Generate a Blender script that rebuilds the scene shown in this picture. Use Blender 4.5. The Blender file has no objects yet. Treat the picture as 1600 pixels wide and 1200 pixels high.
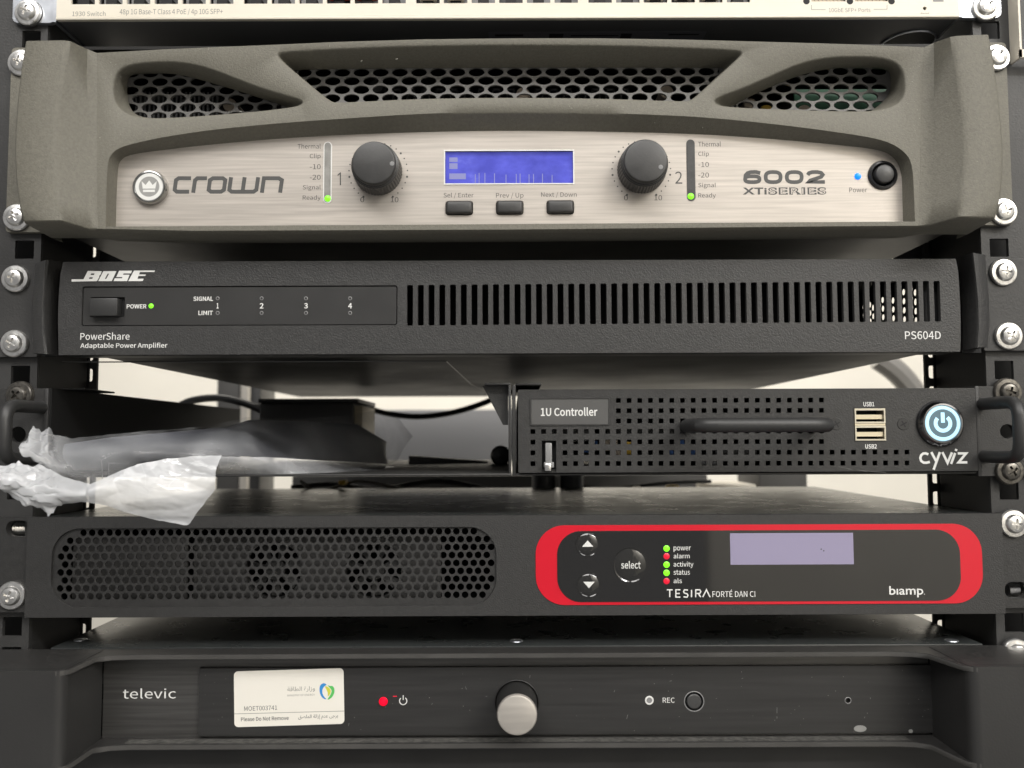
import bpy, bmesh, math, random
from mathutils import Vector, Matrix, noise
from mathutils.geometry import delaunay_2d_cdt
random.seed(7)
S = 0.001                                   # everything below is measured in millimetres
C = bpy.context.scene.collection
SC = bpy.context.scene

# ------------------------------------------------------------------ camera
CX, CD, CZ, PH, PS, RO, FOC = -1.09, 407.27, 0.0, 0.0644, 0.0017, 0.0039, 1350.0
FWD = Vector((math.sin(PS)*math.cos(PH), math.cos(PS)*math.cos(PH), math.sin(PH)))
RT0 = Vector((math.cos(PS), -math.sin(PS), 0)); UP0 = RT0.cross(FWD)
RT = RT0*math.cos(RO) + UP0*-math.sin(RO)*-1*-1
UP = UP0*math.cos(RO) + RT0*math.sin(RO)
CAM = Vector((CX, -CD, CZ))
cd = bpy.data.cameras.new('camera'); cam = bpy.data.objects.new('camera', cd); C.objects.link(cam)
cd.sensor_width = 36.0; cd.lens = FOC/1600*36.0; cd.clip_start = 0.01; cd.clip_end = 50
M = Matrix((RT, UP, -FWD)).transposed().to_4x4(); M.translation = CAM*S
cam.matrix_world = M
cd.dof.use_dof = True; cd.dof.focus_distance = CD*S*0.99; cd.dof.aperture_fstop = 10.0
SC.camera = cam

# ------------------------------------------------------------------ world and lamps
w = bpy.data.worlds.new('World'); SC.world = w; w.use_nodes = True
bg = w.node_tree.nodes['Background']; bg.inputs[0].default_value = (1.0, .985, .965, 1); bg.inputs[1].default_value = 0.25
def area(name, loc, target, sx, sy, power, col=(1, .975, .94)):
    l = bpy.data.lights.new(name, 'AREA'); l.shape = 'RECTANGLE'; l.size = sx; l.size_y = sy; l.energy = power; l.color = col
    o = bpy.data.objects.new(name, l); C.objects.link(o); o.location = loc
    o.rotation_euler = (Vector(target)-Vector(loc)).to_track_quat('-Z', 'Y').to_euler(); return o
area('ceiling_lamp', (-.35, -1.25, 1.35), (0, 0, 0), 1.3, .7, 25)
area('ceiling_lamp', (.75, -1.0, 1.2), (0, 0, 0), .9, .6, 9)
area('rear_ceiling_lamp', (.0, .75, .9), (0, 1.15, 0.0), 1.4, .3, 16, (1, .95, .87))
area('wall_fill_light', (1.7, -1.75, 1.4), (1.7, -2.3, -.4), 1.4, .3, 85)  # added fill light, brightens the unseen wall for its reflection
SC.view_settings.view_transform = 'Standard'; SC.view_settings.look = 'None'
SC.view_settings.exposure = 0.0; SC.view_settings.gamma = 1.0
SC.cycles.use_denoising = True

# ------------------------------------------------------------------ helpers
def P(u, v, y=0.0):                          # a point of the photograph (1600 x 1200) at depth y -> (x, z)
    a, b = (u-800)/FOC, -(v-600)/FOC
    d = FWD + RT*a + UP*b
    t = (y+CD)/d.y
    p = CAM + d*t
    return p.x, p.z
def PX(u, v, y=0): return P(u, v, y)[0]
def PZ(v, y=0, u=800): return P(u, v, y)[1]
def RC(u0, v0, u1, v1, y=0):                 # rectangle -> x0, x1, z0, z1
    um, vm = (u0+u1)/2, (v0+v1)/2
    return PX(u0, vm, y), PX(u1, vm, y), P(um, v1, y)[1], P(um, v0, y)[1]
def pxmm(y=0): return FOC/(CD+y)             # pixels per millimetre at depth y

def mat(name, col, rough=.5, metal=0., bump=0., bscale=900., var=0., vscale=200., stretch=None, spec=.5, coat=0., emit=None, estr=1.):
    m = bpy.data.materials.new(name); m.use_nodes = True
    nt = m.node_tree; b = nt.nodes['Principled BSDF']
    b.inputs['Base Color'].default_value = (*col, 1); b.inputs['Roughness'].default_value = rough
    b.inputs['Metallic'].default_value = metal; b.inputs['Specular IOR Level'].default_value = spec
    b.inputs['Coat Weight'].default_value = coat; b.inputs['Coat Roughness'].default_value = .04
    if emit: b.inputs['Emission Color'].default_value = (*emit, 1); b.inputs['Emission Strength'].default_value = estr
    if bump or var:
        tc = nt.nodes.new('ShaderNodeTexCoord'); mp = nt.nodes.new('ShaderNodeMapping')
        mp.inputs['Scale'].default_value = stretch or (1, 1, 1); nt.links.new(tc.outputs['Object'], mp.inputs[0])
    if bump:
        n = nt.nodes.new('ShaderNodeTexNoise'); n.inputs['Scale'].default_value = bscale; n.inputs['Detail'].default_value = 2
        bp = nt.nodes.new('ShaderNodeBump'); bp.inputs['Strength'].default_value = bump; bp.inputs['Distance'].default_value = .0004
        nt.links.new(mp.outputs[0], n.inputs[0]); nt.links.new(n.outputs[0], bp.inputs['Height']); nt.links.new(bp.outputs[0], b.inputs['Normal'])
    if var:
        n2 = nt.nodes.new('ShaderNodeTexNoise'); n2.inputs['Scale'].default_value = vscale; n2.inputs['Detail'].default_value = 5
        nt.links.new(mp.outputs[0], n2.inputs[0])
        r = nt.nodes.new('ShaderNodeValToRGB'); r.color_ramp.elements[0].position = .3; r.color_ramp.elements[1].position = .7
        r.color_ramp.elements[0].color = (*[c*(1-var) for c in col], 1); r.color_ramp.elements[1].color = (*[min(1, c*(1+var)) for c in col], 1)
        nt.links.new(n2.outputs[0], r.inputs[0]); nt.links.new(r.outputs[0], b.inputs['Base Color'])
        mr = nt.nodes.new('ShaderNodeMapRange'); mr.inputs[3].default_value = max(0, rough-.08); mr.inputs[4].default_value = min(1, rough+.1)
        nt.links.new(n2.outputs[0], mr.inputs[0]); nt.links.new(mr.outputs[0], b.inputs['Roughness'])
    return m

def emitter(name, col, s):
    return mat(name, tuple(c*.5 for c in col), .3, emit=col, estr=s)

class MB:                                    # collects shapes, becomes ONE mesh object
    def __init__(s): s.bm = bmesh.new()
    def grid(s, rows, closed=False, smooth=True):
        vs = [[s.bm.verts.new(p) for p in r] for r in rows]
        n = len(rows[0])
        for a, b in zip(vs, vs[1:]):
            for i in range(n if closed else n-1):
                j = (i+1) % n
                try: f = s.bm.faces.new((a[i], a[j], b[j], b[i])); f.smooth = smooth
                except ValueError: pass
        return vs
    def face(s, pts, smooth=False):
        f = s.bm.faces.new([s.bm.verts.new(p) for p in pts]); f.smooth = smooth; return f
    def box(s, x0, x1, y0, y1, z0, z1, bev=0., seg=2):
        t = bmesh.new(); bmesh.ops.create_cube(t, size=1)
        for v in t.verts: v.co = Vector((x0+(v.co.x+.5)*(x1-x0), y0+(v.co.y+.5)*(y1-y0), z0+(v.co.z+.5)*(z1-z0)))
        if bev: bmesh.ops.bevel(t, geom=list(t.edges), offset=bev, segments=seg, affect='EDGES', profile=.5)
        s.merge(t, smooth=bool(bev)); return s
    def merge(s, t, smooth=False, mx=None):
        m = {}
        for v in t.verts: m[v] = s.bm.verts.new(mx @ v.co if mx else v.co)
        for f in t.faces:
            try: g = s.bm.faces.new([m[v] for v in f.verts]); g.smooth = smooth or f.smooth
            except ValueError: pass
        t.free()
    def addmesh(s, me, mx=None):
        t = bmesh.new(); t.from_mesh(me); s.merge(t, mx=mx)
    def lathe(s, cx, cz, prof, n=40, cap=True, ph=0.):   # prof: (radius, y) front to back, axis along y
        rows = [[(cx+r*math.cos(2*math.pi*i/n+ph), y, cz+r*math.sin(2*math.pi*i/n+ph)) for i in range(n)] for r, y in prof]
        s.grid(rows, closed=True)
        if cap:
            if prof[0][0] > 0: s.face(rows[0])
        return s
    def tube(s, pts, r, n=10, caps=True):
        pts = [Vector(p) for p in pts]; rows = []
        prev = None
        for i, p in enumerate(pts):
            t = ((pts[min(i+1, len(pts)-1)]-pts[max(i-1, 0)])).normalized()
            a = prev - t*prev.dot(t) if prev else (Vector((0, 0, 1)).cross(t) if abs(t.z) < .9 else Vector((1, 0, 0)).cross(t))
            a.normalize(); prev = a; b = t.cross(a)
            rr = r[i] if isinstance(r, (list, tuple)) else r
            rows.append([p+(a*math.cos(2*math.pi*k/n)+b*math.sin(2*math.pi*k/n))*rr for k in range(n)])
        s.grid(rows, closed=True)
        if caps: s.face(rows[0]); s.face(rows[-1])
        return s
    def prism(s, pts, z0, z1):               # pts: (x, y) outline
        n = len(pts); s.face([(x, y, z0) for x, y in pts]); s.face([(x, y, z1) for x, y in pts])
        s.grid([[(x, y, z0) for x, y in pts], [(x, y, z1) for x, y in pts]], closed=True, smooth=False); return s
    def build(s, name, m, parent=None, sharp=35, loc=None):
        bmesh.ops.remove_doubles(s.bm, verts=s.bm.verts, dist=1e-4)
        bmesh.ops.recalc_face_normals(s.bm, faces=s.bm.faces)
        L = Vector(parent['_o']) if parent is not None and '_o' in parent else Vector(loc or (0, 0, 0))
        me = bpy.data.meshes.new(name)
        bmesh.ops.translate(s.bm, verts=s.bm.verts, vec=-L); bmesh.ops.scale(s.bm, verts=s.bm.verts, vec=(S, S, S))
        s.bm.to_mesh(me); s.bm.free()
        me.set_sharp_from_angle(angle=math.radians(sharp))
        o = bpy.data.objects.new(name, me); C.objects.link(o)
        for x in (m if isinstance(m, list) else [m]): me.materials.append(x)
        if parent is not None: o.parent = parent; o['_o'] = tuple(L)
        else: o.location = L*S; o['_o'] = tuple(L)
        return o

def thing(name, label, cat, loc=(0, 0, 0), group=None):
    o = bpy.data.objects.new(name, None); C.objects.link(o); o.location = Vector(loc)*S; o.empty_display_size = .01
    o['label'] = label; o['category'] = cat; o['_o'] = tuple(loc)
    if group: o['group'] = group
    return o
def tag(o, label, cat, group=None):
    o['label'] = label; o['category'] = cat
    if group: o['group'] = group
    return o

def rrect(x0, x1, z0, z1, r, n=6):
    p = []
    for cx, cz, a0 in ((x1-r, z1-r, 0), (x0+r, z1-r, 90), (x0+r, z0+r, 180), (x1-r, z0+r, 270)):
        for k in range(n+1):
            a = math.radians(a0+90*k/n); p.append((cx+r*math.cos(a), cz+r*math.sin(a)))
    return p
def ell(cx, cz, rx, rz, n=16): return [(cx+rx*math.cos(2*math.pi*i/n), cz+rz*math.sin(2*math.pi*i/n)) for i in range(n)]

def tri_fill(loops):                          # outline + holes in (x, z) -> vertices, faces
    vs = []; es = []
    for lp in loops:
        b = len(vs); vs += [Vector((p[0], p[1])) for p in lp]; es += [(b+k, b+(k+1) % len(lp)) for k in range(len(lp))]
    own = [k for k, lp in enumerate(loops) for _ in lp]
    r = delaunay_2d_cdt(vs, es, [], 0, 1e-6); lid = [set(own[k] for k in q) for q in r[3]]; out = []
    for t in r[2]:
        same = set.intersection(*[lid[k] for k in t]); c = (r[0][t[0]]+r[0][t[1]]+r[0][t[2]])/3; bad = False
        for k in same:
            if pt_in(c, loops[k]) != (k == 0): bad = True
        if not bad: out.append(t)
    return r[0], out
def pt_in(p, lp):
    x, z = p; c = False; n = len(lp)
    for i in range(n):
        a, b = lp[i], lp[i-1]
        if (a[1] > z) != (b[1] > z) and x < (b[0]-a[0])*(z-a[1])/(b[1]-a[1])+a[0]: c = not c
    return c
def mitre(lp, d):                             # outward offset with mitred corners
    pts = [Vector((p[0], p[1])) for p in lp]; n = len(pts)
    A = sum(pts[i].x*pts[(i+1) % n].y-pts[(i+1) % n].x*pts[i].y for i in range(n)); sg = 1 if A > 0 else -1; out = []
    for i in range(n):
        a = (pts[i]-pts[i-1]); b = (pts[(i+1) % n]-pts[i])
        if a.length < 1e-6: a = b
        if b.length < 1e-6: b = a
        a.normalize(); b.normalize(); m = Vector((a.y, -a.x))+Vector((b.y, -b.x)); out.append(pts[i]+m*(sg*d/max(.3, m.length_squared/2)/1.0)*.5*2/2)
    return out
def add_plate(mb, outline, holes, yf, yb, bev=0.):
    lps = [outline]+list(holes); ins = [mitre(outline, -bev)]+[mitre(h, bev) for h in holes] if bev else lps
    for y, L_ in ((yf, ins), (yb, lps)):
        v, f = tri_fill(L_); q = [mb.bm.verts.new((p.x, y, p.y)) for p in v]
        for t in f:
            try: mb.bm.faces.new([q[k] for k in t])
            except ValueError: pass
    for a, b in zip(ins, lps):
        rows = [[(p[0], yf, p[1]) for p in a]]
        if bev: rows.append([(p[0], yf+bev, p[1]) for p in b])
        rows.append([(p[0], yb, p[1]) for p in b]); mb.grid(rows, closed=True)
    return mb
def plate(name, outline, holes, yf, yb, m, parent, bev=0., sharp=35):
    return add_plate(MB(), outline, holes, yf, yb, bev).build(name, m, parent, sharp)

import os
try: FONT = bpy.data.fonts.load(os.path.join(bpy.utils.system_resource('DATAFILES'), 'fonts', 'Noto Sans CJK Regular.woff2'))   # a font that ships inside Blender
except Exception: FONT = None
def text_mesh(s, bold=0., shear=0., space=1.):
    heavy = bold > .3; bold = bold if heavy else bold*.35
    k = (s, bold, shear, space)
    cu = bpy.data.curves.new('t', 'FONT'); cu.body = s; cu.size = 10
    if FONT and not heavy and '\u0131' not in s and max(map(ord, s)) < 600: cu.font = FONT; cu.resolution_u = 3; cu.fill_mode = 'FRONT'
    cu.offset = bold; cu.shear = shear; cu.space_character = space
    o = bpy.data.objects.new('t', cu); me = bpy.data.meshes.new_from_object(o)
    bpy.data.objects.remove(o); bpy.data.curves.remove(cu)
    return me
def text(s, u0, v0, u1, v1, y, m, parent, bold=0., shear=0., space=1., name='lettering', rot=0.):
    me = text_mesh(s, bold, shear, space)
    xs = [v.co.x for v in me.vertices]; zs = [v.co.y for v in me.vertices]
    if not xs: return None
    x0, x1, z0, z1 = RC(u0, v0, u1, v1, y)
    ax, bx = min(xs), max(xs); az, bz = min(zs), max(zs)
    kx = (x1-x0)/max(1e-6, bx-ax); kz = (z1-z0)/max(1e-6, bz-az)
    mx = Matrix(((kx, 0, 0, x0-ax*kx), (0, 0, -1, y), (0, kz, 0, z0-az*kz), (0, 0, 0, 1)))
    if rot:
        c = Vector(((x0+x1)/2, y, (z0+z1)/2))
        mx = Matrix.Translation(c) @ Matrix.Rotation(rot, 4, 'Y') @ Matrix.Translation(-c) @ mx
    mb = MB(); mb.addmesh(me, mx); bpy.data.meshes.remove(me)
    return mb.build(name, m, parent)

def ribbon(mb, pts, wd, y, closed=False):    # flat stroke with mitred joins, pts (x, z)
    n = len(pts); pts = [Vector(p) for p in pts]; lo = []; hi = []
    for i in range(n):
        a = pts[i-1] if (i or closed) else None; b = pts[(i+1) % n] if (i < n-1 or closed) else None
        d1 = (pts[i]-a).normalized() if a is not None else None; d2 = (b-pts[i]).normalized() if b is not None else None
        if d1 is None: d1 = d2
        if d2 is None: d2 = d1
        n1 = Vector((-d1.y, d1.x)); n2 = Vector((-d2.y, d2.x)); m = n1+n2
        m = m/max(.35, m.length_squared/2) if m.length > 1e-6 else n1
        lo.append(pts[i]-m*wd/2); hi.append(pts[i]+m*wd/2)
    if closed: lo.append(lo[0]); hi.append(hi[0])
    mb.grid([[(p.x, y, p.y) for p in lo], [(p.x, y, p.y) for p in hi]], smooth=False)
def strokes(name, lines, y, wd, m, parent, px=True):
    mb = MB()
    for k, ln in enumerate(lines):
        cl = ln[0] == 'o'; pts = ln[1:] if cl else ln
        ribbon(mb, [P(u, v, y) for u, v in pts] if px else pts, wd, y-.004*k, cl)
    return mb.build(name, m, parent)

def resample(pts, n, closed=True):
    pts = [Vector(p) for p in pts]
    if closed: pts = pts+[pts[0]]
    L = [0.]
    for a, b in zip(pts, pts[1:]): L.append(L[-1]+(b-a).length)
    out = []; j = 0
    for k in range(n):
        d = L[-1]*k/(n if closed else n-1)
        while j < len(L)-2 and L[j+1] < d: j += 1
        f = (d-L[j])/max(1e-9, L[j+1]-L[j]); out.append(pts[j].lerp(pts[j+1], min(1, f)))
    return out
def smooth_loop(pts, it=2, closed=True):      # Chaikin
    for _ in range(it):
        q = []; n = len(pts)
        if not closed: q.append(pts[0])
        for i in range(n if closed else n-1):
            a, b = Vector(pts[i]), Vector(pts[(i+1) % n]); q += [a.lerp(b, .25), a.lerp(b, .75)]
        if not closed: q.append(pts[-1])
        pts = q
    return [Vector(p) for p in pts]
def offset_loop(pts, d):                      # outward for either orientation
    n = len(pts); A = sum(pts[i].x*pts[(i+1) % n].y-pts[(i+1) % n].x*pts[i].y for i in range(n))
    sg = 1 if A > 0 else -1; out = []
    for i in range(n):
        t = (pts[(i+1) % n]-pts[i-1]).normalized(); out.append(pts[i]+Vector((t.y, -t.x))*d*sg)
    return out
def shell(mb, x0, x1, y0, y1, z0, z1, t=1.2, front=False):    # open-fronted sheet metal case
    mb.box(x0, x1, y0, y1, z0, z0+t); mb.box(x0, x1, y0, y1, z1-t, z1)
    mb.box(x0, x0+t, y0, y1, z0+t, z1-t); mb.box(x1-t, x1, y0, y1, z0+t, z1-t)
    mb.box(x0+t, x1-t, y1-t, y1, z0+t, z1-t)
    return mb

# ------------------------------------------------------------------ materials
BEZEL = mat('olive_grey_paint', (.150, .142, .116), .62, bump=.45, bscale=1400, var=.13, vscale=800)
ALU = mat('brushed_aluminium', (.465, .427, .387), .46, metal=.45, bump=.10, bscale=700, var=.13, vscale=900, stretch=(.03, 1, 1))
ETCH = mat('grey_print', (.07, .07, .068), .6)
GREYPRINT = mat('pale_grey_print', (.22, .215, .20), .6)
WHITE = mat('white_print', (.72, .72, .70), .6)
CREAM = mat('cream_paint', (.72, .67, .57), .45, var=.03, vscale=30)
BLACK = mat('black_powder_coat', (.030, .0295, .029), .44, bump=.35, bscale=1300, var=.12, vscale=300)
BOSEB = mat('charcoal_powder_coat', (.034, .0335, .033), .44, bump=.45, bscale=1500, var=.12, vscale=500)
SATIN = mat('satin_black_paint', (.026, .0255, .025), .42, var=.18, vscale=40)
GLOSST = mat('black_enamel', (.030, .033, .033), .28, bump=.03, bscale=250, var=.08, vscale=60)
BRUSHB = mat('brushed_black_aluminium', (.115, .112, .108), .34, metal=.7, var=.22, vscale=700, stretch=(.03, 1, 1))
RAIL = mat('black_rail_paint', (.038, .0375, .037), .5, bump=.3, bscale=900, var=.1, vscale=80)
DARK = mat('black_void', (.006, .006, .007), .7)
RUBBER = mat('black_plastic', (.030, .030, .030), .45, bump=.1, bscale=900)
KNOBM = mat('grey_knob_plastic', (.042, .0415, .041), .40, bump=.12, bscale=900, var=.15, vscale=150)
CHROME = mat('zinc_plate', (.85, .84, .82), .30, metal=1., var=.12, vscale=400)
STEEL = mat('galvanised_steel', (.50, .52, .56), .35, metal=.9, var=.15, vscale=150)
GLASS = mat('smoked_acrylic', (.010, .0095, .0095), .05, coat=.8, spec=.7)
RED = mat('red_print', (.60, .006, .022), .28, coat=.3)
LCDB = mat('blue_lcd_glass', (.05, .055, .32), .12, emit=(.13, .14, .62), estr=.55, var=.25, vscale=70)
_nt = LCDB.node_tree; _b = _nt.nodes['Principled BSDF']; _tc = _nt.nodes.new('ShaderNodeTexCoord'); _mp = _nt.nodes.new('ShaderNodeMapping'); _mp.inputs['Scale'].default_value = (1, 1, 1.6)
_n = _nt.nodes.new('ShaderNodeTexNoise'); _n.inputs['Scale'].default_value = 75; _n.inputs['Detail'].default_value = 5; _n.inputs['Roughness'].default_value = .6
_r = _nt.nodes.new('ShaderNodeValToRGB'); _e = _r.color_ramp.elements; _e[0].position = .38; _e[0].color = (.07, .075, .42, 1); _e[1].position = .78; _e[1].color = (.34, .38, .85, 1)
_m = _e.new(.56); _m.color = (.12, .13, .58, 1)
_nt.links.new(_tc.outputs['Object'], _mp.inputs[0]); _nt.links.new(_mp.outputs[0], _n.inputs[0]); _nt.links.new(_n.outputs[0], _r.inputs[0]); _nt.links.new(_r.outputs[0], _b.inputs['Emission Color'])
LCDV = mat('lilac_lcd_glass', (.26, .235, .34), .15, emit=(.33, .30, .44), estr=.12)
LCDP = mat('lcd_print', (.20, .21, .40), .2, emit=(.26, .27, .55), estr=.25)
GRN = emitter('green_led', (.22, 1., .02), 1.1)
BLU = emitter('blue_led', (.005, .22, 1.), 1.3)
REDL = emitter('red_led', (1., .0, .03), .75)
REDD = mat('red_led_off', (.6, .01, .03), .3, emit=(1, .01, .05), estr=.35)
ICE = emitter('ice_white_led', (.50, .80, .95), .95)
PALE = mat('pale_satin_metal', (.56, .525, .48), .38, metal=.55, var=.06, vscale=500, stretch=(.1, 1, 1), bump=.06, bscale=900)
DOT = mat('clear_lens', (.10, .10, .10), .2)
BEIGE = mat('beige_plastic', (.62, .54, .38), .5)
GREEN = mat('green_circuit_board', (.02, .10, .05), .5, var=.3, vscale=200)
YEL = mat('yellow_plastic', (.6, .38, .04), .5); BLUP = mat('blue_plastic', (.03, .10, .30), .5)
FIN = mat('heatsink_metal', (.05, .05, .05), .5, metal=.5)
TAN = mat('tan_component', (.45, .38, .30), .6)
REDP = mat('red_plug_plastic', (.45, .05, .04), .5)
GREYP = mat('grey_plastic', (.22, .22, .22), .5)

# ------------------------------------------------------------------ room behind the rack
wl = mat('painted_wall', (.74, .71, .64), .8, bump=.1, bscale=60, var=.03, vscale=8)
o = MB().box(-1600, 1600, 1150, 1200, -900, 1500).build('wall', wl); o['kind'] = 'structure'
o = MB().box(600, 3200, -2300, -2250, -1200, 1500).build('wall', wl); o['kind'] = 'structure'
flo = mat('grey_floor', (.25, .24, .22), .6, var=.1, vscale=10)
o = MB().box(-1600, 1600, -200, 1149, -910, -900).build('floor', flo); o['kind'] = 'structure'

# ------------------------------------------------------------------ the rack itself
rack = thing('equipment_rack', 'black steel equipment rack whose square-holed rails carry all the units', 'rack', (0, 0, -150))
def rail(side):
    def rx(u, v): return PX(u, v, 0)
    if side < 0: inner = PX(61, 480); outer = inner-75; hu = [(46, 62), (37, 390), (31, 586), (28, 679), (26, 766), (29, 826), (21, 979), (19, 1026)]
    else: inner = PX(1537, 480); outer = inner+75; hu = [(1548, 47), (1558, 387), (1571, 578), (1574, 674), (1577, 766), (1588, 923), (1586, 973)]
    xs = sorted((inner, outer)); holes = []
    cxx = -232.55 if side < 0 else 232.55
    for u, v in hu:
        z = P(u, v, 0)[1]; holes.append(rrect(cxx-4.5, cxx+4.5, z-4.4, z+4.4, .3, 1))
    plate('mounting_rail', [(xs[0], -330), (xs[1], -330), (xs[1], 300), (xs[0], 300)], holes, 0, 2, RAIL, rack)
    mb = MB(); mb.box(inner-1.2*(side > 0)*-1-1.2*(side < 0)*1-0, inner+1.2*(side > 0)*1+0, 2, 45, -330, 300) if False else mb.box(min(inner, inner+side*2), max(inner, inner+side*2), 2.2, 48, -330, 300)
    mb.box(min(inner+side*3, outer), max(inner+side*3, outer), 46, 48, -330, 300)      # back of the rail box
    mb.build('rail_return', SATIN, rack)
    # slotted strip further in
    a, b = (PX(112, 590, 50), PX(151, 590, 50)) if side < 0 else (PX(1446, 590, 50), PX(1500, 590, 50))
    cs = PX(138, 590, 50) if side < 0 else PX(1458, 590, 50)
    hl = []
    for k in range(-24, 26):
        z = 24+k*11.1; hl.append(rrect(cs-2.2, cs+2.2, z-3.4, z+3.4, 1.0, 2))
    plate('slotted_strip', [(a, -330), (b, -330), (b, 300), (a, 300)], hl, 50, 52, SATIN, rack)
    MB().box(min(a, b)-(40 if side < 0 else -60)+ (0), min(a, b)+(0 if side < 0 else 62), 52.2, 54, -330, 300).build('side_plate', DARK, rack) if False else None
rail(-1); rail(1)
# flange between rail and slotted strip, and the added dark sheets
MB().box(PX(61, 480)+.2, PX(112, 590, 50), 49, 51, -330, 300).build('filler_strip', DARK, rack)
MB().box(PX(1500, 590, 50), PX(1537, 480)-.2, 49, 51, -330, 300).build('filler_strip', DARK, rack)
for a_, b_ in ((-226, -206), (209, 229)): MB().box(a_, b_, 60, 61, PZ(415, 60), PZ(345, 60)).build('gap_shade_sheet', DARK, rack)  # dark sheets added to keep the bright wall out of these gaps
x0 = PX(1588, 40, -6)
eb = MB(); eb.box(x0, x0+1.0, -8, 0, PZ(92, -6, 1590), PZ(-30, -6, 1590)); eb.box(x0, x0+14, -8, -7, PZ(92, -6, 1590)-.1, PZ(80, -6, 1590)); eb.build('edge_trim', CREAM, rack)

# ------------------------------------------------------------------ screws
def cross_head():
    t = MB(); t.lathe(0, 0, [(.01, -3.9), (2.2, -3.75), (3.6, -3.3), (4.3, -2.5), (4.5, -1.9), (6.0, -1.7), (6.4, -1.2), (6.4, 0)], n=36, cap=False)
    bmesh.ops.remove_doubles(t.bm, verts=t.bm.verts, dist=.02)
    f = [e for e in t.bm.edges if e.is_boundary]; bmesh.ops.holes_fill(t.bm, edges=f); bmesh.ops.recalc_face_normals(t.bm, faces=t.bm.faces)
    me = bpy.data.meshes.new('t'); t.bm.to_mesh(me); t.bm.free(); a = bpy.data.objects.new('a', me)
    c = MB(); c.box(-2.5, 2.5, -8, -2.3, -.55, .55); bmA = c.bm
    me2 = bpy.data.meshes.new('t'); bmesh.ops.recalc_face_normals(bmA, faces=bmA.faces); bmA.to_mesh(me2); bmA.free(); b1 = bpy.data.objects.new('b1', me2)
    c = MB(); c.box(-.55, .55, -8, -2.3, -2.5, 2.5)
    me3 = bpy.data.meshes.new('t'); bmesh.ops.recalc_face_normals(c.bm, faces=c.bm.faces); c.bm.to_mesh(me3); c.bm.free(); b2 = bpy.data.objects.new('b2', me3)
    for q in (a, b1, b2): C.objects.link(q)
    for q in (b1, b2):
        md = a.modifiers.new('m', 'BOOLEAN'); md.object = q; md.operation = 'DIFFERENCE'; md.solver = 'EXACT'
    bpy.context.view_layer.update()
    r = bpy.data.meshes.new_from_object(a.evaluated_get(bpy.context.evaluated_depsgraph_get()))
    for q in (a, b1, b2): bpy.data.objects.remove(q)
    return r
HEAD = cross_head()
hb = MB(); hb.addmesh(HEAD)
for f in hb.bm.faces: f.smooth = True
SCREW = thing('rack_screw', '', 'screw', (0, 0, 0), 'cross-head screws fixing the units to the rails')
_h = hb.build('screw_head', CHROME, SCREW, sharp=28)
_w = MB().lathe(0, 0, [(6.5, -.2), (6.7, .1), (6.7, .9)], n=36).build('washer', mat('dark_nylon', (.05, .05, .05), .35), SCREW)
first = [True]; DULL = mat('dull_zinc', (.16, .15, .135), .35, metal=.9, var=.4, vscale=500)
def copy_thing(root):
    r = root.copy(); C.objects.link(r)
    for ch in [c for c in SC.objects if c.parent == root]:
        k = ch.copy(); C.objects.link(k); k.parent = r
    return r
def screw(u, v, y, label, rot=0., sc=1.):
    global SCREW
    r = SCREW if first[0] else copy_thing(SCREW); first[0] = False
    x, z = P(u, v, y-3); r.location = Vector((x, y, z))*S; r.rotation_euler = (random.uniform(-.05, .05), math.radians(rot), random.uniform(-.05, .05)); r.scale = (sc,)*3
    r['label'] = label
    if label.startswith('dull'):
        for c in SC.objects:
            if c.parent == r: c.material_slots[0].link = 'OBJECT'; c.material_slots[0].material = DULL
    return r
for a in ((40, 16, -2.5, 'cross-head screw in the silver ear at the left end of the white switch', 20),
          (1544, 8, -2.5, 'cross-head screw in the silver ear at the right end of the white switch', 50),
          (29, 95, -3, 'screw half hidden behind the upper left corner of the olive-grey amplifier', 10),
          (22, 338, -3, 'screw half hidden behind the lower left corner of the olive-grey amplifier', 65),
          (1561, 87, -3, 'screw half hidden behind the upper right corner of the olive-grey amplifier', 30),
          (1572, 329, -3, 'screw half hidden behind the lower right corner of the olive-grey amplifier', 75),
          (20, 434, -3, 'upper screw at the left end of the slotted charcoal amplifier', 12),
          (18, 536, -3, 'lower screw at the left end of the slotted charcoal amplifier', 25),
          (1572, 424, -3, 'upper screw at the right end of the slotted charcoal amplifier', 5),
          (1580, 524, -3, 'lower screw at the right end of the slotted charcoal amplifier', 35),
          (26, 617, -3, 'dull screw above the black handle at the left end of the shelf', 50),
          (1579, 612, -3, 'dull screw above the black handle at the right end of the shelf', 15),
          (1582, 736, -3, 'dull screw below the black handle at the right end of the shelf', 60),
          (14, 932, -4, 'screw beside the lower left corner of the red-framed processor', 20),
          (1588, 819, -4, 'screw beside the upper right corner of the red-framed processor', 5),
          (1593, 1022, -3, 'screw at the upper right corner of the bottom unit, above its handle', 20)):
    screw(*a[:4], rot=a[4])
def stud(u, v, y, label):
    r = thing('threaded_stud', label, 'screw', (P(u, v, y)[0], y, P(u, v, y)[1]), 'studs showing in empty ear slots')
    x, z = P(u, v, y)
    mb = MB(); prof = []
    for k in range(7): prof += [(2.9, 1.3*k-4.4), (2.3, 1.3*k-3.8)]
    mb.lathe(0, 0, prof, n=20); mb.face([(2.3*math.cos(2*math.pi*i/20), prof[-1][1], 2.3*math.sin(2*math.pi*i/20)) for i in range(20)])
    o = mb.build('thread', CHROME, None); o.parent = r; o.location = (0, .0026, 0); o.rotation_euler = (0, 0, math.radians(80 if u < 800 else -80))
    MB().box(x+3.4, x+4.4, y, y+5, z-3.6, z+3.6, .3).build('cage_nut', STEEL, r)
stud(31, 827, 1, 'threaded stud in the empty slot at the upper left of the red-framed processor')
stud(1590, 923, 1, 'threaded stud in the empty slot at the lower right of the red-framed processor')
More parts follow.
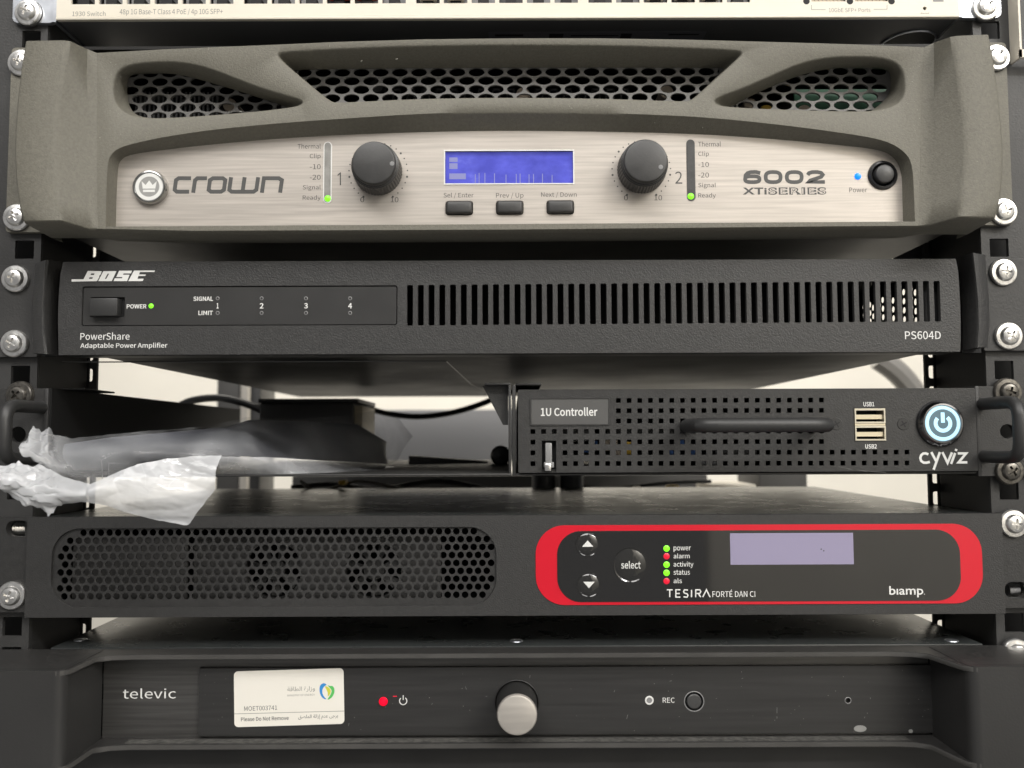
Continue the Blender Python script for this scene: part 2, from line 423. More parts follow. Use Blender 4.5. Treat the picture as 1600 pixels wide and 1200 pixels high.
stud(22, 1026, 1, 'threaded stud in the empty slot at the upper left of the bottom unit')

# ------------------------------------------------------------------ network switch at the top edge
Y = -4
sw = thing('network_switch', 'cream fronted network switch with a row of ports at the very top', 'network switch', (0, 0, PZ(33, Y)))
xl, xr, zb, zt = PX(88, 20, Y), PX(1499, 20, Y), P(800, 29.5, Y)[1], P(800, 29.5, Y)[1]+43.5
def swz(v, u): return P(u, v, Y)[1]
ports = []
pitch = 44.6/pxmm(Y); zp0 = zb+7.9; px0 = PX(108, 10, Y)
for b in range(4):
    for i in range(6):
        xa = px0+b*(6*pitch+3)+i*pitch; ports.append((xa+1.0, xa+pitch-1.0))
sfp = [(PX(1268, 2, Y), PX(1322, 2, Y)), (PX(1336, 2, Y), PX(1388, 2, Y))]
holes = [[(a, zp0), (b, zp0), (b, zp0+13), (a, zp0+13)] for a, b in ports]
holes += [[(a, zb+8.2), (b, zb+8.2), (b, zb+19), (a, zb+19)] for a, b in sfp]
xd, zd = P(1445, 13, Y); holes.append(ell(xd, zd, .9, .9, 10))
plate('faceplate', [(xl, zb+1.8), (xr, zb+1.8), (xr, zt), (xl, zt)], holes, Y, Y+1.2, CREAM, sw)
MB().box(xl, xr, Y-.6, Y+2, zb, zb+1.6, .4).build('bottom_lip', CREAM, sw)
shell(MB(), xl+.5, xr-.5, Y+1.4, 300, zb+.2, zt).build('chassis', mat('dark_slate_paint', (.075, .078, .082), .5, var=.1, vscale=20), sw)
for k, (a, b) in enumerate(ports):
    p = MB(); p.box(a-.4, b+.4, Y+6, Y+7, zp0-.5, zp0+13); p.box(a-.5, b+.5, Y+1.3, Y+7, zp0-.9, zp0)
    o = p.build('port', GREYP if k % 3 else FIN, sw)
    m = (a+b)/2; MB().box(m-2.6, m+2.6, Y+.6, Y+5.9, zp0+.15, zp0+3.0).build('latch_notch', DARK, o)
    if k in (9, 10): MB().box(m-5, m+5, Y-1.5, Y+3, zp0+2.6, zp0+11, .4).build('red_plug', REDP, o)
    if k in (12, 13, 20, 21, 22): MB().box(m-4, m+4, Y-2, Y+3, zp0+1.6, zp0+11, .4).build('white_plug', CREAM, o)
for a, b in sfp:
    p = MB(); p.box(a, b, Y+3, Y+4, zb+8, zb+19); o = p.build('transceiver_port', BEIGE, sw)
    q = MB()
    for i in range(9): x = a+(b-a)*(i+.5)/9; q.box(x-.35, x+.35, Y+2, Y+3, zb+8.3, zb+18)
    q.build('contact_fingers', TAN, o)
for u in (1260, 1328, 1393):
    x, z = P(u, 2, Y); MB().lathe(x, z, [(1.6, Y-.05), (1.6, Y+.5)], 14).build('vent_hole', DARK, sw)
text('1930 Switch', 113, 17.5, 165, 25, Y-.05, GREYPRINT, sw); text('48p 1G Base-T Class 4 PoE / 4p 10G SFP+', 187, 13.5, 348, 24.5, Y-.05, GREYPRINT, sw)
text('10GbE SFP+ Ports', 1295, 12, 1360, 19, Y-.05, GREYPRINT, sw); text('Reset', 1439, 19.5, 1452, 22.5, Y-.05, GREYPRINT, sw)
strokes('print_bracket', [[(1268, 8), (1268, 15), (1290, 15)], [(1365, 14.5), (1386, 14.5), (1386, 7.5)]], Y-.05, .25, GREYPRINT, sw)
x, z = P(1466, 0, Y); MB().box(x-2.5, x+2.5, Y-.1, Y, z-.8, z+3).build('port_mark', GREYP, sw)
# label on the underside
ya = (zb+0)
def under(u, v, z):                          # where the ray through (u, v) meets the plane of height z
    d = FWD + RT*((u-800)/FOC) + UP*(-(v-600)/FOC); t = z/d.z; p = CAM+d*t; return p.x, p.y
zz = zb+.15
(lx0, ly0), (lx1, _) = under(763, 50, zz), under(1104, 50, zz)
lab = MB().box(lx0, lx1, ly0, ly0+34, zz-.1, zz+.02).build('rating_label', mat('dark_label', (.10, .10, .115), .35), sw)
lp = MB()
for a, b, c, d in ((.03, .16, 2.5, 4.5), (.03, .14, 7, 9), (.28, .345, 2, 8), (.38, .60, 3.5, 4.6), (.61, .66, 2, 8), (.83, .97, 2.5, 3.8), (.03, .3, 13, 15), (.4, .9, 12, 14)):
    lp.box(lx0+(lx1-lx0)*a, lx0+(lx1-lx0)*b, ly0+c, ly0+d, zz-.14, zz-.1)
lp.build('label_print', DARK, lab)
cx_, cy_ = under(1418, 68, zb); MB().tube([(cx_+13*math.cos(a*math.pi/12), cy_+14*math.sin(a*math.pi/12), zb-.1) for a in range(25)], .5, 6).build('round_cutout', STEEL, sw)
MB().prism([(cx_+12.6*math.cos(a*math.pi/14), cy_+13.6*math.sin(a*math.pi/14)) for a in range(28)], zb-.05, zb+.1).build('cutout_hole', DARK, sw)
for s_, (u0, u1, vb) in ((-1, (20, 88, 36)), (1, (1496, 1564, 28))):
    a, b, c, d = RC(u0, -40, u1, vb, -2.5)
    e = plate('ear', rrect(a, b, c, d, 3), [], -2.5, 0, STEEL, sw, .3)
    xx = b if s_ < 0 else a
    MB().box(xx-.8, xx+.8, -3.5, 120, c, d).build('ear_fold', STEEL, sw)

# ------------------------------------------------------------------ big olive-grey amplifier
YF, YC, YM, YP = -30, -42, -15, -22
amp = thing('power_amplifier', 'olive-grey power amplifier with brushed silver faceplate and blue display', 'amplifier', (0, 0, PZ(372, 0)))
def L2(pts, y): return [Vector(P(u, v, y)) for u, v in pts]
N = 120
top_arc = [(148, 83), (250, 77.5), (330, 74), (440, 69.5), (530, 65.5), (665, 61.5), (800, 60), (935, 60), (1070, 62), (1220, 66), (1320, 69), (1448, 74)]
bot_arc = [(1441, 352.5), (1300, 353.5), (800, 358.5), (300, 360.5), (148, 357)]
outline = L2(top_arc+bot_arc, YF)
ventL_o = [(179, 158), (177, 140), (178.5, 122), (188, 107), (208, 100.5), (240, 97.5), (272, 97), (305, 101), (338, 111.5), (375, 126), (405, 137.5), (440, 148), (468, 155.5), (473, 160), (466, 164.5), (420, 171), (371, 175.5), (300, 181), (236, 184), (208, 180.5), (189, 171)]
ventL_i = [(199, 150), (198.5, 132), (202, 119), (212, 115.8), (233, 114.8), (256, 114.8), (282, 116.5), (317, 125.8), (346, 134), (372, 142), (410, 154.5), (448, 166.5), (449, 171), (445, 174), (420, 179), (371, 184), (300, 189), (240, 191), (218, 186), (207, 174), (201, 162)]
ventR_o = [(1116, 159), (1122, 153), (1140, 146), (1161, 138.5), (1190, 126), (1222, 111.5), (1246, 101.5), (1269, 94.8), (1292, 91), (1316, 89.2), (1350, 89), (1380, 91.2), (1402, 98.5), (1412, 113), (1413.5, 131), (1413, 149), (1400, 164), (1366, 172.8), (1310, 172.5), (1220, 170), (1129, 165.5)]
ventR_i = [(1140, 170), (1141, 167), (1155, 160), (1178, 148), (1205, 135.5), (1234, 123.5), (1256, 116), (1279, 110.5), (1300, 107), (1322, 106), (1355, 106), (1381, 107.2), (1390, 112), (1392, 122), (1392, 134), (1390, 146), (1377, 162), (1355, 178), (1310, 181), (1220, 179), (1145, 174)]
ventC_o = [(434, 85), (440, 82), (530, 77.2), (640, 72.8), (800, 70.8), (960, 72), (1070, 75.5), (1150, 79), (1159, 82), (1157, 87), (1118, 122), (1080, 156.5), (1070, 157.2), (940, 152.5), (800, 151), (660, 152.5), (530, 159.2), (517, 158.5), (480, 128), (438, 92)]
ventC_i = [(459, 111), (464, 109), (540, 107.5), (640, 106.5), (800, 105.5), (960, 105.3), (1060, 105.6), (1126, 106), (1131, 107.5), (1129, 111), (1107, 132), (1070, 169), (1062, 172), (940, 169), (800, 168), (660, 169.5), (535, 174), (528, 172), (496, 142), (463, 115)]
plate_o = [(165, 354), (166, 300), (167.5, 262), (171, 243), (188, 229), (243, 216.3), (290, 208.5), (337, 202), (440, 192), (540, 185), (665, 177), (800, 174.2), (935, 176), (1070, 181), (1150, 187.5), (1229, 196), (1310, 206.5), (1384, 218.5), (1417, 239), (1426, 260), (1428, 300), (1430, 346)]
plate_i = [(181, 356), (182, 310), (184, 266), (187, 251), (202, 241.2), (260, 233.5), (320, 227), (381, 221), (460, 215), (540, 210.5), (665, 206), (800, 204), (935, 205.5), (1070, 208.7), (1150, 213), (1229, 219), (1305, 226), (1374, 233.5), (1397, 245), (1409, 268), (1410, 310), (1411, 347.6)]
def hole_loops(o, i, sm=1):
    # o and i are matched point by point, smoothed and kept in step
    a = smooth_loop(L2(o, YF), sm); b = smooth_loop(L2(i, YM), sm); return a, b
bz = MB(); fh = []
for o_, i_ in ((ventL_o, ventL_i), (ventR_o, ventR_i), (ventC_o, ventC_i)):
    a, b = hole_loops(o_, i_, 2)
    a0 = offset_loop(a, .9); fh.append(a0)
    bz.grid([[(p.x, YF, p.y) for p in a0], [(p.x, YF+.35, p.y) for p in offset_loop(a, .35)], [(p.x, YF+1.1, p.y) for p in a], [(p.x, YM, p.y) for p in b]], closed=True)
a = smooth_loop(L2(plate_o, YF), 2, False); b = smooth_loop(L2(plate_i, YP), 2, False)
fa = a; 
# faceplate recess: open towards the bottom strip
fh.append(list(a)+[Vector((a[-1].x, a[-1].y-.01)), Vector((a[0].x, a[0].y-.01))])
bz.grid([[(p.x, YF, p.y) for p in a], [(p.x, YF+.8, p.y) for p in [q.lerp(r, .12) for q, r in zip(a, b)]], [(p.x, YP-.4, p.y) for p in [q.lerp(r, .93) for q, r in zip(a, b)]], [(p.x, YP, p.y) for p in b]])
bz.grid([[(p.x, YF, p.y) for p in (a[0], a[-1])], [(p.x, YP, p.y) for p in (b[0], b[-1])]])
v_, f_ = tri_fill([outline]+fh); q_ = [bz.bm.verts.new((p.x, YF, p.y)) for p in v_]
for t in f_: bz.bm.faces.new([q_[k] for k in t])
# outer skirt: top goes back, bottom rounds under
nb = len(top_arc)
tl = outline[:nb]; bl = outline[nb:]
bz.grid([[(p.x, YF, p.y) for p in tl], [(p.x, YF+1, p.y+.5) for p in tl], [(p.x, -4, p.y+.8) for p in tl]])
bz.grid([[(p.x, YF, p.y) for p in bl], [(p.x, YF+1.2, p.y-.7) for p in bl], [(p.x, YF+4, p.y-1.2) for p in bl], [(p.x, -10, p.y-1.0) for p in bl]])
# cheeks
def cheek(side):
    if side < 0:
        A = [(39, 64), (33, 100), (27, 150), (23, 200), (22, 240), (24, 280), (29, 320), (35, 344)]
        B = [(105, 63), (101, 95), (94, 145), (88, 190), (85, 235), (87, 275), (92, 315), (99, 344)]
        D = [(139, 79), (138, 115), (138, 160), (138, 205), (138, 245), (138, 285), (139, 325), (141, 357)]
        E_ = [(152, 83), (152, 120), (152, 165), (152, 210), (152, 250), (152, 290), (152, 325), (153, 357)]
        tl_ = (outline[0], outline[-1])
    else:
        A = [(1546, 54), (1553, 92), (1560, 140), (1565, 190), (1568, 232), (1568, 272), (1564, 310), (1557, 338)]
        B = [(1490, 56), (1494, 90), (1500, 135), (1506, 180), (1509, 225), (1508, 265), (1504, 305), (1497, 338)]
        D = [(1457, 69), (1457, 110), (1457, 155), (1457, 200), (1457, 240), (1457, 280), (1455, 318), (1452, 351)]
        E_ = [(1444, 74), (1441, 115), (1440, 160), (1439, 205), (1438, 245), (1437, 285), (1436, 320), (1436, 352.5)]
    def row(pp, y, ex=0): return [(P(u, v, y)[0]+ex, y, P(u, v, y)[1]) for u, v in pp]
    a, b, d, e = row(A, YC), row(B, YC), row(D, YF+.2), row(E_, YF-.06)
    d = [(x, YF-1.2, z) for x, y, z in d]
    s = side
    a0 = [(x-s*1.0, y, z) for x, y, z in a]; a1 = [(x-s*.2, y+.5, z) for x, y, z in a]; a2 = [(x, y+1.8, z) for x, y, z in a]
    b0 = [(x+s*1.6, y, z) for x, y, z in b]; b1 = [(x-s*1.0, y+1.0, z) for x, y, z in b]
    back = [(x+s*2.2, -5, z) for x, y, z in a]
    cols = [back, a2, a1, a0, b0, b1, d, e]
    bz.grid(cols)
    bz.grid([[c[0] for c in cols], [(c[0][0], -6, c[0][2]+.5) for c in cols]])
    bz.grid([[c[-1] for c in cols], [(c[-1][0], c[-1][1]+1.2, c[-1][2]-.9) for c in cols], [(c[-1][0], -14, c[-1][2]-1.2) for c in cols]])
cheek(-1); cheek(1)
bez = bz.build('bezel', BEZEL, amp, sharp=50)
# wear marks on the bezel
wm = MB()
for u, v, l, an in ((326, 76, 5, 80), (150, 205, 6, 70), (156, 215, 3, 20), (376, 174, 4, 10), (515, 72, 4, 85), (893, 169, 3, 0), (1380, 172, 3, 20), (1502, 240, 4, 60), (1023, 192, 1.5, 0), (1098, 199, 1.2, 45), (620, 92, 4, 15), (565, 95, 3, 40), (1463, 290, 3, 60), (1527, 252, 2, 0)):
    x, z = P(u, v, YF-.1); dx, dz = math.cos(math.radians(an))*l/7, math.sin(math.radians(an))*l/7
    yy = YF-.1 if u < 1450 else (YC-.1 if u > 1510 else YF-8)
    if 1450 < u < 1510: continue
    if u > 1510: x, z = P(u, v, YC-.1)
    ribbon(wm, [(x-dx, z-dz), (x+dx*.3, z+dz*.1), (x+dx, z+dz)], .22, yy)
wm.build('scuff_marks', mat('scuffed_paint', (.30, .29, .25), .8), amp)
# grille mesh behind the three vents
def mesh_plate(inner, y, nm):
    lp = offset_loop(smooth_loop(L2(inner, y), 1), 1.6); hs = []
    px = 30.7/pxmm(y); pz = 14.1/pxmm(y); xo, zo = P(800-30.7*.35, 112, y)
    for j in range(-3, 8):
        for i in range(-26, 28):
            cx = xo+(i+(j % 2)*.5)*px; cz = zo-j*pz; e = ell(cx, cz, 11.9/pxmm(y), 6.5/pxmm(y), 14)
            ins = [pt_in(q, lp) for q in e]
            if all(ins): hs.append(e)
    return plate(nm, lp, hs, y, y+1.6, mat_mesh, amp, 0)
def pt_in(p, lp):
    x, z = p; c = False; n = len(lp)
    for i in range(n):
        a, b = lp[i], lp[i-1]
        if (a[1] > z) != (b[1] > z) and x < (b[0]-a[0])*(z-a[1])/(b[1]-a[1])+a[0]: c = not c
    return c
mat_mesh = mat('grille_paint', (.15, .147, .142), .5, metal=.2)
def full_mesh(y):                            # one mesh sheet per vent, running on behind the bezel
    for (u0, v0, u1, v1) in ((185, 95, 465, 200), (440, 95, 1150, 195), (1125, 90, 1402, 195)):
        x0, x1, z0, z1 = RC(u0, v0, u1, v1, y); hs = []
        px = 30.75/pxmm(y); pz = 14.15/pxmm(y); xo, zo = P(774.5, 112.5, y)
        for j in range(-1, 6):
            for i in range(-26, 28):
                cx = xo+(i+(j % 2)*.5)*px; cz = zo-j*pz
                rx, rz = 12.9/pxmm(y), 7.0/pxmm(y)
                if x0+rx+.3 < cx < x1-rx-.3 and z0+rz+.3 < cz < z1-rz-.3: hs.append(ell(cx, cz, rx, rz, 16))
        plate('grille', [(x0, z0), (x1, z0), (x1, z1), (x0, z1)], hs, y, y+1.4, mat_mesh, amp)
full_mesh(YM+.3)
# inside: fins, board, a few components
fn = MB()
for u in range(215, 345, 7): x, z = P(u, 170, 20); fn.box(x-.5, x+.5, 18, 40, z-20, z+8)
for u in range(600, 990, 22): x, z = P(u, 160, 25); fn.box(x-2.2, x-1.4, 20, 45, z-10, z+5); fn.box(x+1.4, x+2.2, 20, 45, z-10, z+5); fn.box(x-2.2, x+2.2, 20, 45, z+4.2, z+5.2)
fn.build('heatsink_fins', FIN, amp)
x0, x1, z0, z1 = RC(1240, 142, 1400, 190, 10); MB().box(x0, x1, 8, 10, z0, z1).build('circuit_board', GREEN, amp)
for u, v, m_ in ((1170, 158, TAN), (1195, 168, YEL), (1254, 168, TAN), (817, 141, TAN), (590, 128, FIN), (1040, 138, TAN), (362, 158, TAN), (1072, 158, CREAM)):
    x, z = P(u, v, 4); MB().lathe(x, z-3, [(.01, 1), (3.2, 1.2), (3.4, 2), (3.4, 18)], 20, False).build('capacitor', m_, amp)
x0, x1, z0, z1 = RC(125, 84, 1462, 372, 0)
shell(MB(), x0, x1, -9, 380, z0, z1, 1.5).build('chassis', mat('black_case_paint', (.013, .0125, .012), .42, var=.15, vscale=25, spec=.25), amp)
MB().box(x0+2, x1-2, 60, 61, z0+2, z1-2).build('inner_bulkhead', DARK, amp)
for s_, (u0, u1) in ((-1, (13, 75)), (1, (1500, 1578))):
    a, b, c, d = RC(u0, 74 if s_ < 0 else 66, u1, 363 if s_ < 0 else 352, -3)
    plate('ear', rrect(a, b, c, d, 2), [], -3, -.2, BEZEL, amp, .3)
# faceplate and its fittings
fp = smooth_loop(L2(plate_i, YP), 2, False)
fp = offset_loop(list(fp), .05)
holes = []
x0, x1, z0, z1 = RC(695.5, 236, 895.5, 286.5, YP); holes.append([(x0, z0), (x1, z0), (x1, z1), (x0, z1)]); LCDR = (x0, x1, z0, z1)
BT = [RC(696, 314, 739, 336, YP), RC(775, 313.5, 818, 335.5, YP), RC(854, 313, 897, 335, YP)]
for r in BT: holes.append(rrect(*r, 1.3, 4))
PB = P(1379, 274, YP); holes.append(ell(PB[0], PB[1], 22/pxmm(YP), 22/pxmm(YP), 40))
plate('faceplate', fp, holes, YP, YP+1.2, ALU, amp, .12)
x0, x1, z0, z1 = LCDR
MB().box(x0-.3, x1+.3, YP+1.3, YP+2.4, z0-.3, z1+.3).build('display', LCDB, amp)
disp = [c for c in SC.objects if c.parent == amp][-1]
a = P(694, 234.6, YP-.03); b = P(897.5, 288.4, YP-.03)
fr = MB(); add_plate(fr, [(x0-.55, z0-.55), (x1+.55, z0-.55), (x1+.55, z1+.55), (x0-.55, z1+.55)], [[(x0, z0), (x1, z0), (x1, z1), (x0, z1)]], YP-.25, YP+1, 0).build('display_frame', WHITE, amp)
g = MB(); yy = YP+1.25
for (u0, v0, u1, v1) in ((702, 246, 715, 253), (702, 255, 715, 264), (702, 271, 728, 280)):
    q = RC(u0, v0, u1, v1, yy); g.box(q[0], q[1], yy, yy+.04, q[2], q[3])
for u in (742, 748, 757, 772, 790, 806, 812, 826, 833, 847, 862):
    q = RC(u, 270+random.random()*4, u+1.3, 286, yy); g.box(q[0], q[1], yy, yy+.04, q[2], q[3])
g.build('display_segments', LCDP, disp)
for r in BT:
    b = MB(); b.box(r[0]+.35, r[1]-.35, YP-2.2, YP+1.5, r[2]+.35, r[3]-.35, 1.2, 3); o = b.build('push_button', RUBBER and KNOBM, amp)
    MB().box(r[0]-.3, r[1]+.3, YP+1.6, YP+1.9, r[2]-.3, r[3]+.3).build('button_well', DARK, o)
for s_, (u0, v0, u1, v1) in (('Sel / Enter', (693, 301, 740, 310)), ('Prev / Up', (775, 301, 818, 311)), ('Next / Down', (845.5, 300, 901, 309))):
    text(s_, u0, v0, u1, v1, YP-.06, ETCH, amp)
for k, (u, al, f0, col) in enumerate(((512, 'R', 0, 1), (1079.5, 'L', -3.5, 0))):
    q = RC(u-5.2, 223+f0, u+5.2, 316.5+f0, YP)
    plate('level_meter', rrect(q[0]-.4, q[1]+.4, q[2]-.4, q[3]+.4, 1.9, 6), [], YP-.25, YP+.3, WHITE if col else ETCH, amp)
    mt = [c for c in SC.objects if c.parent == amp][-1]
    plate('meter_window', rrect(q[0]+.05, q[1]-.05, q[2]+.05, q[3]-.05, 1.45, 6), [], YP-.4, YP-.2, mat('meter_lens', (.27, .265, .25) if col else (.05, .05, .05), .35, var=.15, vscale=300), mt)
    x, z = P(u, 310+f0, YP-.5); MB().lathe(x, z, [(.01, YP-.75), (1.0, YP-.68), (1.45, YP-.4)], 20, False).build('green_light', GRN, mt)
    if not col:
        for v in (231, 247, 267, 281, 295): x, z = P(u, v, YP-.5); MB().lathe(x, z, [(.01, YP-.5), (.35, YP-.45)], 10, False).build('dark_light', DOT, mt)
    for s_, v, wd in (('Thermal', 229, 36), ('Clip', 245, 17), ('-10', 261, 17), ('-20', 277.5, 17), ('Signal', 294, 28), ('Ready', 310, 28)):
        hh = 4.4 if s_ not in ('Signal', 'Ready', 'Clip') else 5.0
        v += f0
        if al == 'R': text(s_, 501-wd, v-hh, 501, v+hh-1, YP-.06, ETCH, amp)
        else: text(s_, 1091, v-hh, 1091+wd*.98, v+hh-1, YP-.06, ETCH, amp)
strokes('lettering', [[(527.5, 274), (531.8, 270.5), (531.8, 289.5)]], YP-.06, .5, ETCH, amp)
text('2', 1055, 268, 1066, 287, YP-.06, ETCH, amp)
# volume knobs
def amp_knob(ub, vb, dot):
    x, z = P(ub, vb, YP-1)
    kn = bpy.data.objects.new('volume_knob', None)
    mb = MB(); n = 96; r0 = 38.6/pxmm(YP); r1 = 34.8/pxmm(YP-14)
    rows = []
    for f, y in ((1.0, YP-.2), (1.0, YP-3.5), (.965, YP-9)):
        rows.append([((x+(r0*f-(.28 if i % 2 else 0))*math.cos(2*math.pi*i/n)), y, (z+(r0*f-(.28 if i % 2 else 0))*math.sin(2*math.pi*i/n))) for i in range(n)])
    mb.grid(rows, closed=True, smooth=False)
    mb.lathe(x, z, [(r0*.955, YP-8.9), (r0*.955, YP-9.6), (r0*.92, YP-9.8), (r0*.92, YP-10.5), (r1+.1, YP-10.7), (r1+.12, YP-12.6), (r1-.35, YP-13.3), (r1-1.0, YP-13.5)], n=64, cap=False)
    rr = r1-1.0; mb.face([(x+rr*math.cos(2*math.pi*i/64), YP-13.5, z+rr*math.sin(2*math.pi*i/64)) for i in range(64)])
    o = mb.build('volume_knob', KNOBM, amp, sharp=30)
    dx, dz = P(*dot, YP-13.5); MB().lathe(dx, dz, [(.01, YP-13.55), (.7, YP-13.6), (1.0, YP-13.55), (1.05, YP-13.45)], 16, False).build('pointer_dot', GREYP, o)
    return x, z
for (ub, vb, dot, s) in ((590.5, 267.5, (612.5, 255.5), 0), (1002.5, 264.5, (1032.5, 261), 0)):
    kx, kz = amp_knob(ub, vb, dot)
    tk = MB(); R = 46.5/pxmm(YP)
    for i in range(25):
        a = math.radians(-62+i*(304/24)) if True else 0
        a = math.radians(-60) + math.radians(300)*i/24
        tk.lathe(kx+R*math.cos(a), kz+R*math.sin(a), [(.34 if i % 4 else .5, YP-.06)], 8)
    tk.build('dial_marks', ETCH, amp)
    text('0', ub-27.5, vb+40.5, ub-21.5, vb+48.5, YP-.06, ETCH, amp); text('10', ub+20, vb+40.5, ub+32, vb+48.5, YP-.06, ETCH, amp)
# maker's badge
bx, bzc = P(233.5, 292, YP-2); rb = 28/pxmm(YP-2)
bd = MB(); bd.lathe(bx, bzc, [(rb*.80, YP-2.6), (rb*.84, YP-2.9), (rb*.90, YP-2.8), (rb*.97, YP-2.0), (rb, YP-1), (rb, YP)], 56, False); badge = bd.build('round_badge', mat('polished_chrome', (.42, .42, .41), .15, metal=1), amp)
MB().lathe(bx, bzc, [(rb*.82, YP-2.3)], 56).build('badge_disc', mat('grey_enamel', (.30, .30, .29), .35), badge)
rg = MB(); nn = 56; ribbon(rg, [(bx+rb*.68*math.cos(2*math.pi*i/nn), bzc+rb*.68*math.sin(2*math.pi*i/nn)) for i in range(nn)], rb*.2, YP-2.4, True); rg.build('badge_ring', WHITE, badge)
k = rb*.42
cr = MB(); cr.face([(bx+a*k, YP-2.42, bzc+b*k) for a, b in ((-.85, -.28), (.85, -.28), (1.02, .75), (.48, .22), (0, .85), (-.48, .22), (-1.02, .75))])
cr.box(bx-.8*k, bx+.8*k, YP-2.43, YP-2.4, bzc-.75*k, bzc-.42*k); cr.build('crown_emblem', WHITE, badge)
# maker's name in squared wide letters
def sq(u0, u1, kind, v0=278.5, v1=299.5):
    sh = lambda a, b: (u0+(u1-u0)*a+b*3-1.5, v1-(v1-v0)*b)
    K = {'c': [[(1, 1), (.2, 1), (.04, .86), (.04, .14), (.2, 0), (1, 0)]], 'r': [[(.08, -.08), (.08, .84), (.25, 1), (1, 1)]],
         'o': [['o', (.2, 1), (.8, 1), (.96, .86), (.96, .14), (.8, 0), (.2, 0), (.04, .14), (.04, .86)]],
         'w': [[(.03, 1.08), (.03, .14), (.12, 0), (.88, 0), (.97, .14), (.97, 1.08)], [(.5, 1.08), (.5, .05)]],
         'n': [[(.06, -.08), (.06, 1), (.78, 1), (.95, .86), (.95, -.08)]]}[kind]
    return [[q if q == 'o' else sh(*q) for q in ln] for ln in K]
ls = []
for u0, u1, c in ((273, 297, 'c'), (302, 322, 'r'), (326, 352, 'o'), (358, 403, 'w'), (409, 441, 'n')): ls += sq(u0, u1, c)
strokes('lettering', ls, YP-.06, 1.8, ETCH, amp)
def sup(cu_, cv_, ru, rv, n=28, e=.72): return ['o']+[(cu_+ru*math.copysign(abs(math.cos(2*math.pi*k/n))**e, math.cos(2*math.pi*k/n)), cv_+rv*math.copysign(abs(math.sin(2*math.pi*k/n))**e, math.sin(2*math.pi*k/n))) for k in range(n)]
strokes('lettering', [sup(1175.5, 280, 11.2, 4.6), [(1164.3, 280), (1165, 274), (1168, 270.5), (1173, 269), (1181, 268.7), (1188, 270.5)], sup(1208, 276.7, 11.6, 7.9), sup(1241, 276.7, 11.6, 7.9),
                      [(1262, 273.5), (1264, 270.5), (1269, 268.9), (1277, 268.7), (1283, 270), (1285.5, 273), (1283, 276.3), (1274, 279.5), (1266, 282), (1263.5, 284.3), (1289, 284.3)]], YP-.06, 1.75, ETCH, amp)
text('XTi', 1160.5, 293, 1198, 304, YP-.06, ETCH, amp, bold=.31, space=1.1)
text('SERIES', 1200.5, 292.6, 1291, 304.2, YP-.06, ETCH, amp, bold=.5, space=1.15); text('SERIES', 1202, 294, 1289.5, 303, YP-.10, ALU, amp, bold=.05, space=1.22)
text('Power', 1327, 293, 1355, 300.5, YP-.06, ETCH, amp)
x, z = P(1341, 275, YP-.6); MB().lathe(x, z, [(.01, YP-1.2), (.9, YP-1.0), (1.5, YP-.2), (1.5, YP)], 20, False).build('blue_light', BLU, amp)
s = 1/pxmm(YP); pr = MB(); pr.lathe(PB[0], PB[1], [(17*s, YP+1), (17*s, YP-.6), (19*s, YP-1.4), (22*s, YP-1.2), (23.8*s, YP-.3), (23.8*s, YP)], 48, False); pw = pr.build('power_button', mat('gloss_black_plastic', (.015, .015, .016), .18), amp)
MB().lathe(PB[0], PB[1], [(.01, YP-3.3), (11*s, YP-3.3), (14*s, YP-2.9), (15*s, YP-2), (15*s, YP+1)], 40, False).build('button_cap', KNOBM, pw)

# ------------------------------------------------------------------ slotted charcoal amplifier
YB = -17
bo = thing('slotted_amplifier', 'slim charcoal amplifier with a long row of vertical vent slots', 'amplifier', (0, 0, PZ(557, 0)))
x0, x1 = PX(94, 480, YB), PX(1498.5, 473, YB); zt, zb = P(797, 406.5, YB)[1], P(797, 552.5, YB)[1]
holes = []
for i in range(50):
    u = 640.5+(1464.5-640.5)*i/49; v = 477-(i/49)*6.3
    q = RC(u-4.4, v-31.5, u+4.4, v+31.5, YB); holes.append(rrect(*q, .5, 2))
q = RC(128, 447, 620.5, 508.5, YB); holes.append(rrect(q[0], q[1], q[2], q[3], 1.0, 4)); INS = q
ol = [(x0+.6, zt), (x1-.6, zt)] + [(x1+.6*math.sin(math.pi*t/8), zt+(zb-zt)*t/8) for t in range(1, 8)] + [(x1-.2, zb), (x0-.2, zb)] + [(x0-1.0*math.sin(math.pi*t/8), zb+(zt-zb)*t/8) for t in range(1, 8)]
plate('front_panel', ol, holes, YB, YB+2.2, BOSEB, bo, .25)
sk = MB(); sk.box(x0+1, x1-1, YB+2.3, -1, zb+.2, zb+1.4, .3); sk.box(x0+1, x1-1, YB+2.3, -1, zt-1.4, zt-.2, .3); sk.box(x0+.8, x0+2, YB+2.3, -1, zb+1.4, zt-1.4); sk.box(x1-2, x1-.8, YB+2.3, -1, zb+1.4, zt-1.4); sk.build('panel_rim', SATIN, bo)
a, b, c, d = INS; yi = YB+.5
plate('control_panel', rrect(a+.35, b-.35, c+.35, d-.35, .8, 4), [rrect(*RC(140, 464, 194, 495, YB), .6, 3)], yi, YB+2.1, mat('satin_grey_black', (.030, .0295, .029), .40, var=.08, vscale=60), bo, .1)
MB().box(a-.5, b+.5, YB+2.3, YB+2.8, c-.5, d+.5).build('panel_gap', DARK, bo)
q = RC(141, 466, 184.5, 494, YB-2)
bt = MB(); bt.box(q[0], q[1], YB-3, YB+2, q[2], q[3], .5); bt.build('power_button', RUBBER, bo)
GAP = None
CHB = mat('black_case_paint', (.013, .0125, .012), .42, var=.15, vscale=25, spec=.18)
xa, xb = PX(163, 566, 0), PX(1437, 562, 0)
